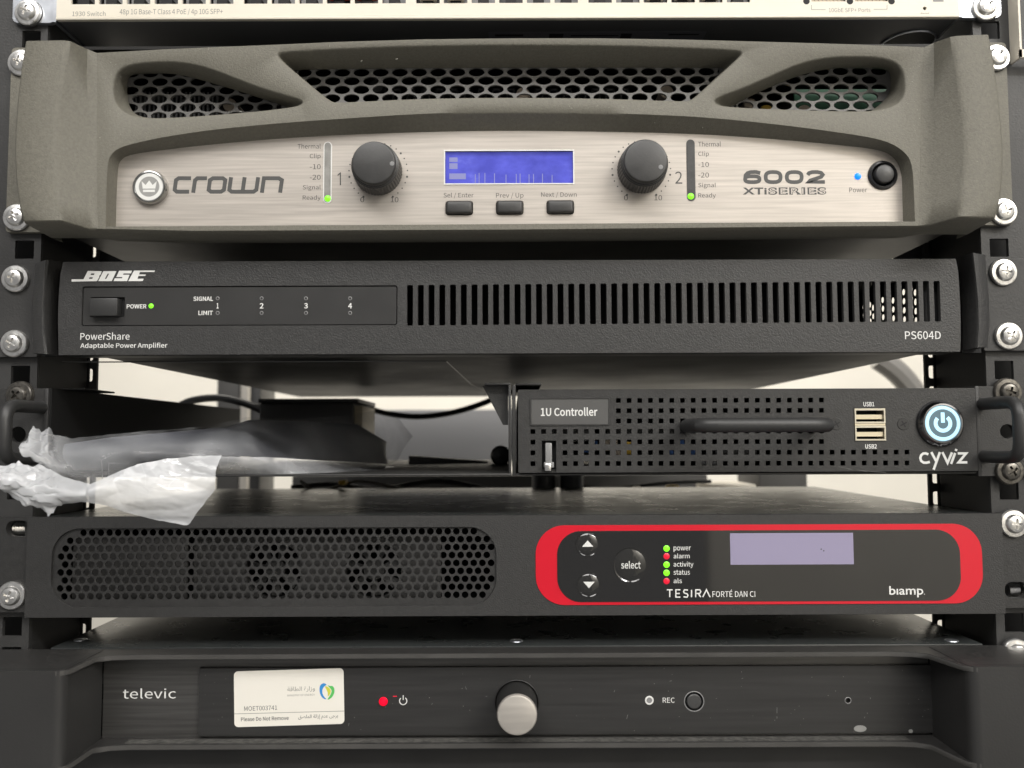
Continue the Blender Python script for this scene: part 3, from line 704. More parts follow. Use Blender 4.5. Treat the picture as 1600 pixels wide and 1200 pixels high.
c_ = MB(); c_.box(xa, xb, -.9, 380, zb+.6, zb+1.8); c_.box(xa, xb, -.9, 380, zt-2.2, zt-1); c_.box(xa, xa+1.2, -.9, 380, zb+1.8, zt-2.2); c_.box(xa+1.2, xb-1.2, 378, 380, zb+1.8, zt-2.2); c_.box(xa+1.2, xa+(xb-xa)*.86, 40, 41, zb+1.8, zt-2.2); c_.build('chassis', CHB, bo)
sw_ = MB(); hl_ = []
for i in range(16):
    for j in range(5):
        cy, cz = 2+i*4.0, zb+12.5+j*4.5+(2.25 if i % 2 else 0)
        if cz < zb+33: hl_.append(ell(cy, cz, 1.6, 1.6, 12))
add_plate(sw_, [(-.9, zb+1.8), (378, zb+1.8), (378, zt-2.2), (-.9, zt-2.2)], hl_, 0, .2)
for v_ in sw_.bm.verts: v_.co = Vector((xb-.2+v_.co.y, v_.co.x, v_.co.z))
sw_.build('perforated_side', DARK, bo)
zc = zb+.5; (ax, ay) = under(530, 563, zc); p1, p2, p3 = under(530, 564, zc), under(697, 564, zc), under(738, 602, zc)
sm = MB(); sm.tube([(p1[0]-150, p1[1]+1, zc), (p1[0], p1[1]+1, zc), (p2[0], p2[1]+1, zc), (p3[0], p3[1], zc), (p3[0]+15, 340, zc)], .35, 6); sm.build('case_seam', mat('case_edge', (.09, .09, .088), .35), bo)
MB().box(xb-2.6, x1-4, YB+5, YB+6, zb+1.6, zt-1.6).build('slot_shade_sheet', DARK, bo)  # dark sheet added so the last slots stay dark
# perforated rear of the case seen through the last slots
# end caps and ears
for s_ in (-1, 1):
    if s_ < 0:
        A = [(53, 412), (51, 440), (48, 480), (48, 520), (51, 552)]; B = [(74, 406), (70.5, 440), (68, 480), (69, 520), (72, 553)]; D = [(94, 408), (92, 440), (90, 480), (89, 520), (91, 556)]
        eu = (-30, 60, 414, 558)
    else:
        A = [(1541, 398), (1544, 430), (1547, 470), (1548, 510), (1545, 542)]; B = [(1518, 395), (1522, 430), (1526, 470), (1527, 510), (1525, 543)]; D = [(1497, 402), (1499, 430), (1502, 470), (1504, 510), (1504, 548)]
        eu = (1535, 1640, 404, 548)
    ys = -13
    def rw(pp, y): return [(P(u, v, y)[0], y, P(u, v, y)[1]) for u, v in pp]
    cap = MB(); a = rw(A, ys); b = rw(B, ys-1); d = rw(D, -4)
    a1 = [(x-s_*.9, y-.2, z) for x, y, z in a]; a2 = [(x, y+.8, z) for x, y, z in a]; bk_ = [(x, -2.6, z) for x, y, z in a]
    b0 = [(x+s_*.8, y, z) for x, y, z in b]; b1 = [(x-s_*.1, y+.9, z) for x, y, z in b]
    cols = [bk_, a2, a1, b0, b1, d]
    cap.grid(cols); cap.grid([[c[0] for c in cols], [(c[0][0], -2.6, c[0][2]) for c in cols]]); cap.grid([[c[-1] for c in cols], [(c[-1][0], -2.6, c[-1][2]) for c in cols]])
    cap.build('end_cap', BOSEB, bo, sharp=40)
    q = RC(*[eu[0], eu[2], eu[1], eu[3]], -3); plate('ear', rrect(*q, .8, 3), [], -2.9, -.2, RAIL, bo, .25)
    MB().box(min(PX(70 if s_ < 0 else 1500, 480, -2), PX(100 if s_ < 0 else 1530, 480, -2)), max(PX(70 if s_ < 0 else 1500, 480, -2), PX(100 if s_ < 0 else 1530, 480, -2)), -2.4, -.3, zb+1, zt-1).build('ear_return', DARK, bo)
    for v in (428, 525) if s_ < 0 else ():
        pass
yt = YB-.04
lz = lambda pp: [P(100+a_/10, 410+b_/10, yt) for a_, b_ in pp]
for ol_, hl_ in (([(120, 264), (305, 264), (372, 133), (590, 138), (572, 188), (547, 212), (552, 226), (515, 292), (118, 300)], [[(425, 172), (478, 172), (468, 197), (413, 197)], [(400, 232), (452, 232), (442, 258), (388, 258)]]),
                 ([(615, 137), (820, 137), (745, 292), (536, 292)], [[(706, 175), (660, 258), (636, 258), (681, 175)]]),
                 ([(862, 130), (1062, 130), (1046, 172), (930, 172), (922, 193), (1024, 193), (985, 292), (776, 292), (794, 248), (905, 248), (913, 228), (818, 228)], []),
                 ([(1095, 127), (1422, 127), (1412, 150), (1185, 150), (1172, 188), (1280, 190), (1268, 212), (1163, 212), (1148, 255), (1245, 255), (1228, 292), (1005, 292)], [])):
    plate('lettering', lz(ol_), [lz(h_) for h_ in hl_], yt-.03, yt+.03, WHITE, bo)
text('PowerShare', 125.5, 519.5, 202.5, 531, yt, WHITE, bo, bold=.05); text('Adaptable Power Amplifier', 125.5, 535.5, 261.5, 545.5, yt, WHITE, bo, bold=.12)
text('PS604D', 1414, 517.5, 1470, 530, yt, WHITE, bo, bold=.05)
yt = yi-.04
text('POWER', 198, 475.3, 229, 482, yt, WHITE, bo, bold=.25); text('SIGNAL', 302, 463.3, 333, 470.2, yt, WHITE, bo, bold=.25); text('LIMIT', 310, 485.6, 332.5, 492.3, yt, WHITE, bo, bold=.25)
x, z = P(236, 478, yt); MB().lathe(x, z, [(.01, yi-.5), (.8, yi-.35), (1.15, yi)], 18, False).build('green_light', GRN, bo)
for s_, u in (('1', 340), ('2', 408.7), ('3', 478), ('4', 547)):
    v = 477.8
    text(s_, u-(1.6 if s_ == '1' else 3), v-4.2, u+(1.6 if s_ == '1' else 3), v+4.2, yt, WHITE, bo, bold=.25)
    for dv in (-11.6, 11.2):
        x, z = P(u, v+dv, yt); MB().lathe(x, z, [(.45, yi+.1), (.62, yi-.12), (.85, yi-.05), (.9, yi)], 14).build('indicator_light', GREYP, bo)

# ------------------------------------------------------------------ shelf with handles and the small controller in it
sh = thing('rack_shelf', 'black sheet-steel rack shelf with looped handles at both ends', 'shelf', (0, 0, PZ(744, 0)))
YS = -3
zf0, zf1 = P(500, 744.5, YS)[1], P(500, 741, YS)[1]
xL, xM, xN, xR = PX(75, 680, YS), PX(794.5, 680, YS), PX(806, 680, YS), PX(1528, 680, YS)
ztp = P(800, 601, YS)[1]
fl = MB()
fl.box(xL, PX(798.5, 680, YS), YS, 280, zf0, zf1, .3)
fl.build('tray_floor', BLACK, sh)
lw = MB(); lw.box(xL, xL+1.2, YS, 280, zf1, P(100, 607, 0)[1]); lw.box(xL, xL+11, 8, 40, P(100, 607, 0)[1]-.2, P(100, 607, 0)[1]+.6, .2); lw.build('tray_wall', mat('matt_black_paint', (.012, .012, .012), .6, spec=.2), sh)
mw = MB(); mw.box(xM, PX(798.5, 680, YS), YS, 250, zf1, ztp, .3); mw.box(PX(757, 601, YS), PX(798.5, 601, YS), YS, 60, ztp-.2, ztp+.9, .3)
mw.build('tray_wall', BLACK, sh)
gs = MB(); yg = 2
gp = [P(u, v, yg) for u, v in ((754, 603), (794, 603), (794, 664), (786, 664))]
gs.face([(x, yg, z) for x, z in gp]); gs.face([(x, yg+1, z) for x, z in gp]); gs.build('gusset', BLACK, sh)
bx_ = MB(); bx_.box(PX(800.5, 680, YS), xN, YS, 250, zf0, ztp, .3); bx_.box(xN, xR, YS, 250, zf0, P(1160, 737.5, YS)[1]-.3, .3)
bx_.box(xN, PX(846, 601, YS), YS+.3, 60, ztp-.3, ztp+.7, .2); bx_.build('controller_bay', BLACK, sh)
for s_ in (-1, 1):
    if s_ < 0:
        q = RC(-40, 607, 73, 738, YS); hc = P(28, 679, YS); hr = (12/pxmm(), 12/pxmm()); au = 67; vu = 4; va, vb = 635.5, 717
    else:
        q = RC(1527, 603, 1640, 744, YS); hc = P(1574, 674, YS); hr = (11/pxmm(), 11/pxmm()); au = 1539; vu = 1598; va, vb = 630, 714
    plate('ear', [(q[0], q[2]), (q[1], q[2]), (q[1], q[3]), (q[0], q[3])], [ell(*hc, *hr, 24)], YS, -.2, BLACK, sh, .25)
    xx = q[1] if s_ < 0 else q[0]
    MB().box(xx-.9, xx+.9, YS-1.2, 60, q[2], q[3], .3).build('ear_fold', BLACK, sh)
    r = 2.9; xh = PX(7 if s_ < 0 else 1594, 680, -33); y1 = -33
    za, zb2 = P(60 if s_ < 0 else 1540, va, -14)[1], P(60 if s_ < 0 else 1540, vb, -14)[1]
    path = [(xh, YS, za), (xh, y1+9, za), (xh, y1+4, za-.6), (xh, y1+1.2, za-2.6), (xh, y1, za-6), (xh, y1, zb2+6), (xh, y1+1.2, zb2+2.6), (xh, y1+4, zb2+.6), (xh, y1+9, zb2), (xh, YS, zb2)]
    MB().tube(path, r, 14).build('handle', RUBBER, sh)

ct = thing('controller', 'small rack controller with perforated black front, bar handle and glowing power button', 'controller', (0, 0, PZ(738, 0)))
YK = -5
q = RC(809.5, 607.5, 1526, 737.5, YK); CQ = q
holes = []
for j, v in enumerate((626, 642, 658, 674.3, 690.8, 707.5, 724.5)):
    for i in range(36):
        u = 832.7+16.7*i; vv = v-(u-830)*.0019
        if j < 3 and i < 8: continue
        if j < 5 and i > 27: continue
        if j in (4, 5, 6) and i in (1, 2): continue
        if j == 0 and i < 8: continue
        x, z = P(u, vv, YK); h = 3.6/pxmm(YK); holes.append(rrect(x-h, x+h, z-h, z+h, .12, 1))
LS = RC(847, 688.5, 869, 738.6, YK); holes.append([(LS[0], CQ[2]+.5), (LS[1], CQ[2]+.5), (LS[1], LS[3]), (LS[0], LS[3])])
US = RC(1334.5, 637.5, 1384, 689, YK); holes.append([(US[0], US[2]), (US[1], US[2]), (US[1], US[3]), (US[0], US[3])])
plate('front_panel', rrect(*q, .6, 3), holes, YK, YK+1.2, BLACK, ct, .1)
shell(MB(), q[0]+.3, q[1]-.3, YK+1.4, 240, q[2]+.3, q[3]-.3).build('case', SATIN, ct)
for u, v, m_, ww in ((898, 680, GREYP, 16), (915, 716, CREAM, 3), (932, 690, BLUP, 3), (915, 707, BLUP, 3), (949, 695, TAN, 5), (982, 700, YEL, 3.2), (965, 707, TAN, 3), (1066, 691, BLUP, 3), (1050, 708, BLUP, 3), (1083, 709, BLUP, 3), (1110, 724, GREYP, 5), (1005, 672, FIN, 24), (1150, 712, FIN, 10), (1417, 724, GREYP, 3)):
    x, z = P(u, v, 8); MB().box(x-ww, x+ww, 8, 14, z-3, z+3, .3).build('component', m_, ct)
lq = RC(828, 621, 953, 665, YK)
e = MB(); add_plate(e, rrect(*lq, .8, 3), [rrect(lq[0]+.7, lq[1]-.7, lq[2]+.7, lq[3]-.7, .5, 3)], YK-.45, YK, .12); o = e.build('label_frame', BLACK, ct)
plate('name_label', rrect(lq[0]+.7, lq[1]-.7, lq[2]+.7, lq[3]-.7, .5, 3), [], YK-.12, YK-.02, mat('grey_label', (.085, .084, .082), .45), ct)
text('1U Controller', 845, 636.5, 933.5, 650, YK-.18, WHITE, ct, bold=.22)
MB().box(LS[0]-.5, LS[1]+.5, YK+4, YK+5, CQ[2]+.6, LS[3]+.6).build('latch_well', DARK, ct)
lt = MB(); a = RC(850, 692, 864.5, 726, YK-1); lt.box(a[0]+.6, a[1]-.6, YK-2, YK+2, a[2], a[3], .5); lt.box(a[0]-.1, a[1]+.2, YK-3, YK+2, a[2]-1.4, a[2]+1.2, .4); la = lt.build('latch', GREYP, ct)
a = RC(850, 724, 862, 736, YK-2); MB().box(a[0]+.3, a[1]-.3, YK-3.6, YK+1, a[2], a[3], .5).build('latch_tip', CHROME, la)
zh = P(1190, 664, YK-25)[1]; yk = YK-25
ha, hb_ = PX(1096, 664, yk), PX(1296, 664, yk)
MB().tube([(ha-1.5, YK, zh), (ha-1.5, yk+8, zh), (ha, yk+3, zh), (ha+3.5, yk+.6, zh), (ha+8, yk, zh), (hb_-8, yk, zh), (hb_-3.5, yk+.6, zh), (hb_, yk+3, zh), (hb_+1.5, yk+8, zh), (hb_+1.5, YK, zh)], 3.2, 16).build('bar_handle', RUBBER, ct)
for u in (1307, 1411.5):
    x, z = P(u, 662.5, YK)
    h = MB(); h.lathe(x, z, [(2.7, YK-.25), (2.9, YK)], 24); o = h.build('panel_screw', SATIN, ct)
    c = MB()
    for k in range(2):
        an = .5+k*math.pi/2; dx, dz = 1.7*math.cos(an), 1.7*math.sin(an); ribbon(c, [(x-dx, z-dz), (x+dx, z+dz)], .55, YK-.27-.01*k)
    c.build('cross_slot', DARK, o)
us = MB(); us.box(US[0]+.2, US[1]-.2, YK-.1, YK+10, US[2]+.2, US[3]-.2) if False else None
usb = thing_part = None
ub = MB(); x0, x1, z0, z1 = US
zc_ = (z0+z1)/2; hh = (z1-z0)/2
for zz0, zz1 in ((zc_+.6, z1-.2), (z0+.2, zc_-.6)):
    add_plate(ub, [(x0+.25, zz0), (x1-.25, zz0), (x1-.25, zz1), (x0+.25, zz1)], [[(x0+.9, zz0+.7), (x1-.9, zz0+.7), (x1-.9, zz1-.9), (x0+.9, zz1-.9)]], YK-.5, YK+8)
usbo = ub.build('usb_port', mat('nickel_shell', (.62, .58, .48), .3, metal=.7), ct)
tg = MB()
for zz0, zz1 in ((zc_+.6, z1-.2), (z0+.2, zc_-.6)): tg.box(x0+1.2, x1-1.2, YK+.6, YK+8, zz0+1.9, zz0+4.0)
tg.build('port_tongue', BEIGE, usbo)
MB().box(x0, x1, YK+8.1, YK+8.6, z0, z1).build('port_back', DARK, usbo)
MB().box(x0+.3, x1-.3, YK-.3, YK+6, zc_-.5, zc_+.5).build('port_divider', BEIGE, usbo)
text('USB1', 1349, 628, 1366, 635, YK-.05, WHITE, ct, bold=.2); text('USB2', 1352, 694, 1370, 701, YK-.05, WHITE, ct, bold=.2)
x, z = P(1471.5, 661.5, YK-2); s = 1/pxmm(YK-3)
pb = MB(); pb.lathe(x, z, [(27.5*s, YK-2.6), (28.5*s, YK-3.4), (31*s, YK-3.3), (36*s, YK-1.4), (37*s, YK-.6), (37*s, YK)], 56, False); pbo = pb.build('power_button', mat('dark_chrome', (.20, .20, .21), .18, metal=1), ct)
MB().lathe(x, z, [(21.8*s, YK-3.0), (22.4*s, YK-3.3), (27*s, YK-3.2), (27.5*s, YK-2.4)], 56, False).build('glow_ring', ICE, pbo)
MB().lathe(x, z, [(22*s, YK-3.0)], 48).build('button_face', mat('blue_grey_face', (.08, .13, .16), .3, emit=(.22, .42, .5), estr=.14), pbo)
ic = MB(); ribbon(ic, [(x+11.5*s*math.sin(math.radians(a)), z+11.5*s*math.cos(math.radians(a))) for a in range(38, 323, 12)], 6*s, YK-3.1); ribbon(ic, [(x, z+17*s), (x, z+1*s)], 6*s, YK-3.12); ic.build('power_symbol', ICE, pbo)
yt = YK-.05
cz_ = lambda pp: [(1420+a_*.1125, 620+b_*.1125) for a_, b_ in pp]
strokes('lettering', [cz_(q_) for q_ in ([(272, 800), (235, 785), (200, 788), (172, 812), (160, 850), (172, 890), (205, 914), (245, 916), (292, 903)],
                      [(313, 768), (385, 905)], [(432, 768), (345, 1012)], [(466, 768), (538, 916), (600, 772)], [(660, 725), (652, 752)], [(643, 780), (587, 932)],
                      [(680, 786), (795, 786), (692, 910), (812, 910)])], yt, 1.12, WHITE, ct)
pk = MB()
for u0, v0, u1, v1 in ((1310, 729, 1355, 737), (1325, 733, 1384, 741 - 3), (1283, 668, 1262, 690)): ribbon(pk, [P(u0, v0, yt), P((u0+u1)/2, (v0+v1)/2+.7, yt), P(u1, v1, yt)], .16, yt)
pk.build('scratches', mat('scratched_paint', (.13, .13, .125), .7), ct)

# ------------------------------------------------------------------ red-framed processor
YA = -6
dsp = thing('audio_processor', 'black audio processor with round-hole grille and glossy red-framed control panel', 'audio processor', (0, 0, PZ(963, 0)))
a, b, c, d = RC(40, 805, 1569, 962.5, YA); zt, zb = d, c
G = RC(80.5, 825, 775, 948, YA)
g2 = rrect(G[0], G[1], G[2], G[3], 12.5, 10)
plate('front_panel', [(a, zb), (b, zb), (b, zt), (a, zt)], [g2], YA, YA+2.6, BOSEB, dsp, .3)
for s_ in (-1, 1):
    q = RC(-40, 809, 42, 957, -4) if s_ < 0 else RC(1567, 801, 1650, 950, -4)
    hx, hz = P(28, 826, -4) if s_ < 0 else P(1588, 922, -4)
    plate('ear', [(q[0], q[2]), (q[1], q[2]), (q[1], q[3]), (q[0], q[3])], [rrect(hx-5.4, hx+5.4, hz-3.7, hz+3.7, 3.6, 8)], -4.2, -.2, BLACK, dsp, .25)
yg = YA+1.2; hs = []
p = 13.42/pxmm(yg); pzz = 12.13/pxmm(yg); xo, zo = P(427.8, 887, yg); r = 5.25/pxmm(yg)
inn = [Vector(q) for q in rrect(G[0]+r+.1, G[1]-r-.1, G[2]+r+.1, G[3]-r-.1, 10.5, 8)]
for j in range(10):
    for i in range(-28, 29):
        cx, cz = xo+(i+(.5 if j % 2 else 0))*p, zo+(4.5-j)*pzz
        if pt_in((cx, cz), inn): hs.append(ell(cx, cz, r, r, 14))
plate('grille', rrect(G[0]-.0, G[1]+.0, G[2]-.0, G[3]+.0, 12.5, 10), hs, yg, yg+.7, BLACK, dsp, 0)
shell(MB(), a+4, b-4, YA+2.8, 230, zb+.6, zt-.5).build('chassis', GLOSST, dsp)
# fans and boards behind the grille
inx = MB()
q = RC(112, 838, 292, 938, 0); inx.box(q[0], q[1], .2, 3, q[2], q[3], .8)
q = RC(306, 836, 690, 940, 8); fh_ = []
for u in (430, 585): x, z = P(u, 889, 8); fh_.append(ell(x, z, 13.2, 13.2, 32))
add_plate(inx, [(q[0], q[2]), (q[1], q[2]), (q[1], q[3]), (q[0], q[3])], fh_, 5, 9)
inx.build('fan_housing', mat('fan_plastic', (.045, .044, .043), .5), dsp)
for u in (430, 585):
    x, z = P(u, 889, 8); f = MB()
    for k in range(7):
        an = k*2*math.pi/7; pts = []
        f.face([(x+r_*math.cos(an+t), 7.6+t*2, z+r_*math.sin(an+t)) for r_, t in ((4, 0), (12.6, .1), (12.6, .5), (4, .42))])
    f.lathe(x, z, [(.01, 6.8), (5, 7), (5, 9)], 24, False); f.build('fan_blades', SATIN, dsp)
pq = RC(837, 819.5, 1534.5, 944, YA); yr = YA-.35
plate('red_frame', rrect(*pq, 13.2, 12), [], yr, YA-.01, RED, dsp, .08)
bq = RC(870.5, 828.5, 1500.5, 939.5, yr); 
plate('control_panel', rrect(*bq, 11.0, 12), [], yr-.25, yr+.02, GLASS, dsp, .06)
yq = yr-.25
q = RC(1141, 832.8, 1333.5, 882, yq); MB().box(q[0], q[1], yq-.06, yq+.02, q[2], q[3]).build('display', LCDV, dsp)
sp = MB()
for u, v in ((1283, 858), (1287, 860.5)): x, z = P(u, v, yq); sp.lathe(x, z, [(.35, yq-.08)], 8)
sp.build('dust_specks', ETCH, dsp)
BTN = mat('domed_clear_button', (.020, .0195, .019), .08, bump=.9, bscale=140, coat=.6)
for u, v, r_ in ((918, 850.5, 18), (920, 914, 18), (985, 883, 26)):
    x, z = P(u, v, yq); s = 1/pxmm(yq)
    o = MB().lathe(x, z, [(.01, yq-.9), (r_*s*.5, yq-.8), (r_*s*.8, yq-.5), (r_*s*.93, yq-.1), (r_*s, yq-.35), (r_*s*1.04, yq)], 40, False).build('push_button', BTN, dsp)
    yb_ = yq-1.0
    if r_ == 18:
        t = MB(); k = 1 if v < 880 else -1; zo_ = .1*k
        t.face([(x-2.6, yb_, z-1.0*k+.6*(k < 0)), (x+2.6, yb_, z-1.0*k+.6*(k < 0)), (x, yb_, z+1.9*k+.6*(k < 0))]); t.build('arrow_symbol', WHITE, o)
    else: text('select', 970.5, 876.5, 1001, 888.5, yb_, WHITE, dsp, bold=.1)
for v, m_, s_, w_ in ((857, GRN, 'power', 27), (869.2, REDD, 'alarm', 25), (882.3, GRN, 'activity', 31), (895, GRN, 'status', 25.5), (908, REDD, 'als', 13)):
    x, z = P(1041.5, v, yq); MB().lathe(x, z, [(.01, yq-.35), (1.0, yq-.28), (1.45, yq)], 20, False).build('indicator_light', m_, dsp)
    up = {'power': (3.2, 5.4), 'alarm': (4.6, 3.2), 'activity': (4.8, 5.2), 'status': (4.6, 3.2), 'als': (4.6, 3.2)}[s_]
    text(s_, 1052.5, v-up[0], 1052.5+w_, v+up[1], yq-.04, WHITE, dsp, bold=.06)
tx = 1042
tl_ = []
L_ = {'T': [[(0, 0), (1, 0)], [(.5, 0), (.5, 1)]], 'E': [[(1, 0), (0, 0), (0, 1), (1, 1)], [(0, .5), (.9, .5)]], 'S': [[(1, .05), (.2, 0), (0, .25), (.2, .45), (.8, .55), (1, .75), (.8, 1), (0, .95)]], 'I': [[(.5, 0), (.5, 1)]], 'R': [[(0, 1), (0, 0), (.8, 0), (1, .25), (.8, .5), (0, .5)], [(.5, .5), (1, 1)]], 'A': [[(0, 1), (.5, 0), (1, 1)]]}
for c_, u0, u1 in (('T', 1042, 1051), ('E', 1056, 1063), ('S', 1068, 1075), ('I', 1078, 1083), ('R', 1087, 1095), ('A', 1098, 1109.5)):
    for ln in L_[c_]: tl_.append([(u0+(u1-u0)*q[0], 921.5+11.5*q[1]) for q in ln])
strokes('lettering', tl_, yq-.05, .55, WHITE, dsp)
text('FORTÉ DAN CI', 1113, 921, 1180, 932.8, yq-.04, WHITE, dsp, bold=.05)
text('b\u0131amp', 1389.5, 915.5, 1442.5, 933.5, yq-.04, WHITE, dsp, bold=.29); text('.', 1443.5, 927.5, 1445, 929, yq-.04, WHITE, dsp)

# ------------------------------------------------------------------ bottom unit with big handles
tv = thing('conference_unit', 'black bottom unit with chunky handles, silver knob and white sticker', 'conference unit', (0, 0, PZ(1170, 0)))
YH, YE = -40, -13
xa = PX(96, 1110, YH); xb = PX(1519, 1110, YH); xc = PX(187, 1024, YE); xd = PX(1412, 1022, YE)
zt1 = P(800, 1020.5, YE)[1]; zt0 = P(800, 1028.5, YE)[1]; zb1 = P(800, 1161, YE)[1]; zb0 = P(800, 1169.5, YE)[1]
xo_ = 262
ftop = [(-xo_, -2), (-xo_, YH+2), (-xo_+2, YH), (xa-3, YH), (xa-1, YH+.6), (xa+1.5, YH+3), (xc-9, YE-4.2), (xc-3, YE-1), (xc+5, YE), (xd-5, YE), (xd+3, YE-1), (xd+9, YE-4.2), (xb-1.5, YH+3), (xb+1, YH+.6), (xb+3, YH), (xo_-2, YH), (xo_, YH+2), (xo_, -2)]
DUST = mat('dusty_black_paint', (.034, .033, .032), .38, bump=.15, bscale=500, var=.3, vscale=500)
t = MB(); t.prism(ftop, zt0, zt1); t.build('top_flange', DUST, tv, 60)
t = MB(); t.prism(ftop, zb0, zb1); t.build('bottom_flange', DUST, tv, 60)
EDGE = mat('sheen_black_edge', (.062, .060, .057), .36, var=.12, vscale=60)  # sheen of the flange front edges put into a paler black
for z0_, z1_ in ((zt0, zt1), (zb0, zb1)):
    e_ = MB(); fr_ = [(x, y-.12) for x, y in ftop[3:15]]
    e_.grid([[(x, y+.6, z0_+.02) for x, y in fr_], [(x, y, z0_+.25) for x, y in fr_], [(x, y, z1_-.25) for x, y in fr_], [(x, y+.6, z1_-.02) for x, y in fr_]]); e_.build('edge_strip', EDGE, tv, 60)
o = MB().box(xa+14, xb-14, YE+1.2, -6.5, zb1+.02, zb1+.12).build('ledge_dust', mat('grey_dust', (.065, .063, .058), .9, bump=.6, bscale=900, var=.5, vscale=500), tv); o['kind'] = 'stuff'
for s_ in (-1, 1):
    x1_, x2_ = (-xo_, xa) if s_ < 0 else (xb, xo_)
    h = MB()
    if s_ < 0: pp = [(-xo_, YH+4), (-xo_, YH), (xa-4, YH-.2), (xa-1.5, YH+.2), (xa+.2, YH+2), (xa+.6, YH+5), (xa+.4, -5), (xa-2, -5), (xa-2, YH+5), (xa-4, YH+4)]
    else: pp = [(xo_, YH+4), (xo_, YH), (xb+4, YH-.2), (xb+1.5, YH+.2), (xb-.2, YH+2), (xb-.6, YH+5), (xb-.4, -5), (xb+2, -5), (xb+2, YH+5), (xb+4, YH+4)]
    h.prism(pp, zb0-.2, zt1+.2)
    for f in h.bm.faces: f.smooth = True
    h.build('handle', mat('soft_black_paint', (.028, .0275, .027), .42, bump=.1, bscale=1000, var=.08, vscale=30), tv, 40)
YW = -4
MB().box(xa+.5, xb-.5, YW, -1, zb1+.05, zt0-.05).build('back_panel', BRUSHB, tv)
q = RC(310.5, 1041.5, 1513, 1147.5, YW-2)
wx, wz = P(807.5, 1097.5, YW-2); rw_ = 34/pxmm(YW-2); bxx, bzz = P(1084.5, 1096, YW-2); ph_ = P(1325, 1094.5, YW-2)
plate('faceplate', [(q[0], q[2]), (q[1], q[2]), (q[1], q[3]), (q[0], q[3])], [ell(wx, wz, rw_, rw_, 48), ell(bxx, bzz, 4.3, 4.3, 32), ell(ph_[0], ph_[1], 1.2, 1.2, 14)], YW-2, YW-.1, mat('anodised_black', (.030, .0295, .029), .40, metal=.1, var=.15, vscale=500, stretch=(.04, 1, 1)), tv, .15)
yv = YW-2.05
MB().lathe(wx, wz, [(rw_, YW-2.2), (rw_*.98, YW-2.3), (rw_*.93, YW-1.0), (rw_*.92, YW-.2)], 48, False).build('knob_well', SATIN, tv)
kr = 30.5/pxmm(YW-24); kx_, kz_ = P(808, 1113.5, YW-22)
kn = MB(); kn.lathe(wx, wz, [(kr+.6, YW-.2), (kr+.6, YW-6), (kr+.3, YW-19)], 56, False); ko = kn.build('knob', SATIN, tv)
kn = MB(); kn.lathe(wx, wz, [(kr-.9, YW-20.6), (kr-.2, YW-20.3), (kr+.2, YW-19.6), (kr+.25, YW-18.5)], 56); kn.build('knob_face', PALE, ko)
text('televic', 192, 1075.5, 275, 1091.5, YW-.05, WHITE, tv)
x, z = P(599, 1096, yv); MB().lathe(x, z, [(.01, yv-1.3), (1.3, yv-1.1), (2.0, yv-.3), (2.0, yv)], 24, False).build('red_light', REDL, tv)
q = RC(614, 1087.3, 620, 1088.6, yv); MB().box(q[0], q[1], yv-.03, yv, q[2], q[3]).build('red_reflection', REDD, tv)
x, z = P(630, 1094.5, yv); ic = MB(); ribbon(ic, [(x+1.65*math.sin(math.radians(a)), z-.2+1.65*math.cos(math.radians(a))) for a in range(35, 326, 15)], .42, yv-.02); ribbon(ic, [(x, z+2.3), (x, z+.2)], .42, yv-.03); ic.build('power_symbol', WHITE, tv)
x, z = P(1014.5, 1094.3, yv); o = MB().lathe(x, z, [(1.2, yv), (1.35, yv-.3), (1.9, yv-.25), (2.0, yv)], 28, False).build('record_light', WHITE, tv); MB().lathe(x, z, [(1.25, yv-.1)], 20).build('light_lens', GREYP, o)
text('REC', 1035.5, 1090, 1054, 1098, yv, WHITE, tv)
o = MB().lathe(bxx, bzz, [(.01, YW-2.6), (2.9, YW-2.5), (3.3, YW-2.2), (3.35, YW-.5)], 32, False).build('record_button', mat('button_black', (.05, .05, .05), .4), tv); MB().lathe(bxx, bzz, [(4.15, YW-2.0), (4.35, YW-2.25), (4.6, YW-2.15), (4.65, YW-2)], 36, False).build('button_rim', GREYP, o)
MB().lathe(bxx, bzz, [(4.4, YW-.06)], 24).build('button_floor', DARK, tv)
MB().lathe(*ph_, [(1.15, YW-2), (1.3, YW-2.2), (1.5, YW-2.1), (1.55, YW-2)], 20, False).build('pinhole_rim', GREYP, tv)
sc_ = MB()
for u, v, l, an in ((1360, 1091, 1, 90), (1214, 1110, 4, 88), (1214, 1121, 1.5, 88), (728, 1075, 2, 110), (828, 1057, 2, 80), (980, 1120, 3, 75), (545, 1132, 2, 80), (675, 1100, 1, 50), (760, 1088, 1, 0), (1351, 1121, 1, 60), (1160, 1060, 1, 30), (960, 1080, 1.4, 70), (1048, 1064, 1.6, 10)):
    x, z = P(u, v, yv); dx, dz = math.cos(math.radians(an))*l/3, math.sin(math.radians(an))*l/3; ribbon(sc_, [(x-dx, z-dz), (x+dx, z+dz)], .22, yv-.01)
sc_.build('scratches', mat('scratched_black', (.16, .16, .155), .7), tv)
x, z = P(1344, 1138.5, yv); plate('glue_smear', ell(x, z, 2.9, 1.5, 16), [], yv-.06, yv, mat('grey_smear', (.26, .26, .25), .5), tv)
x, z = P(1423, 1142.5, yv); plate('glue_smear', ell(x, z, 1.0, .9, 10), [], yv-.06, yv, mat('grey_smear', (.26, .26, .25), .5), tv)
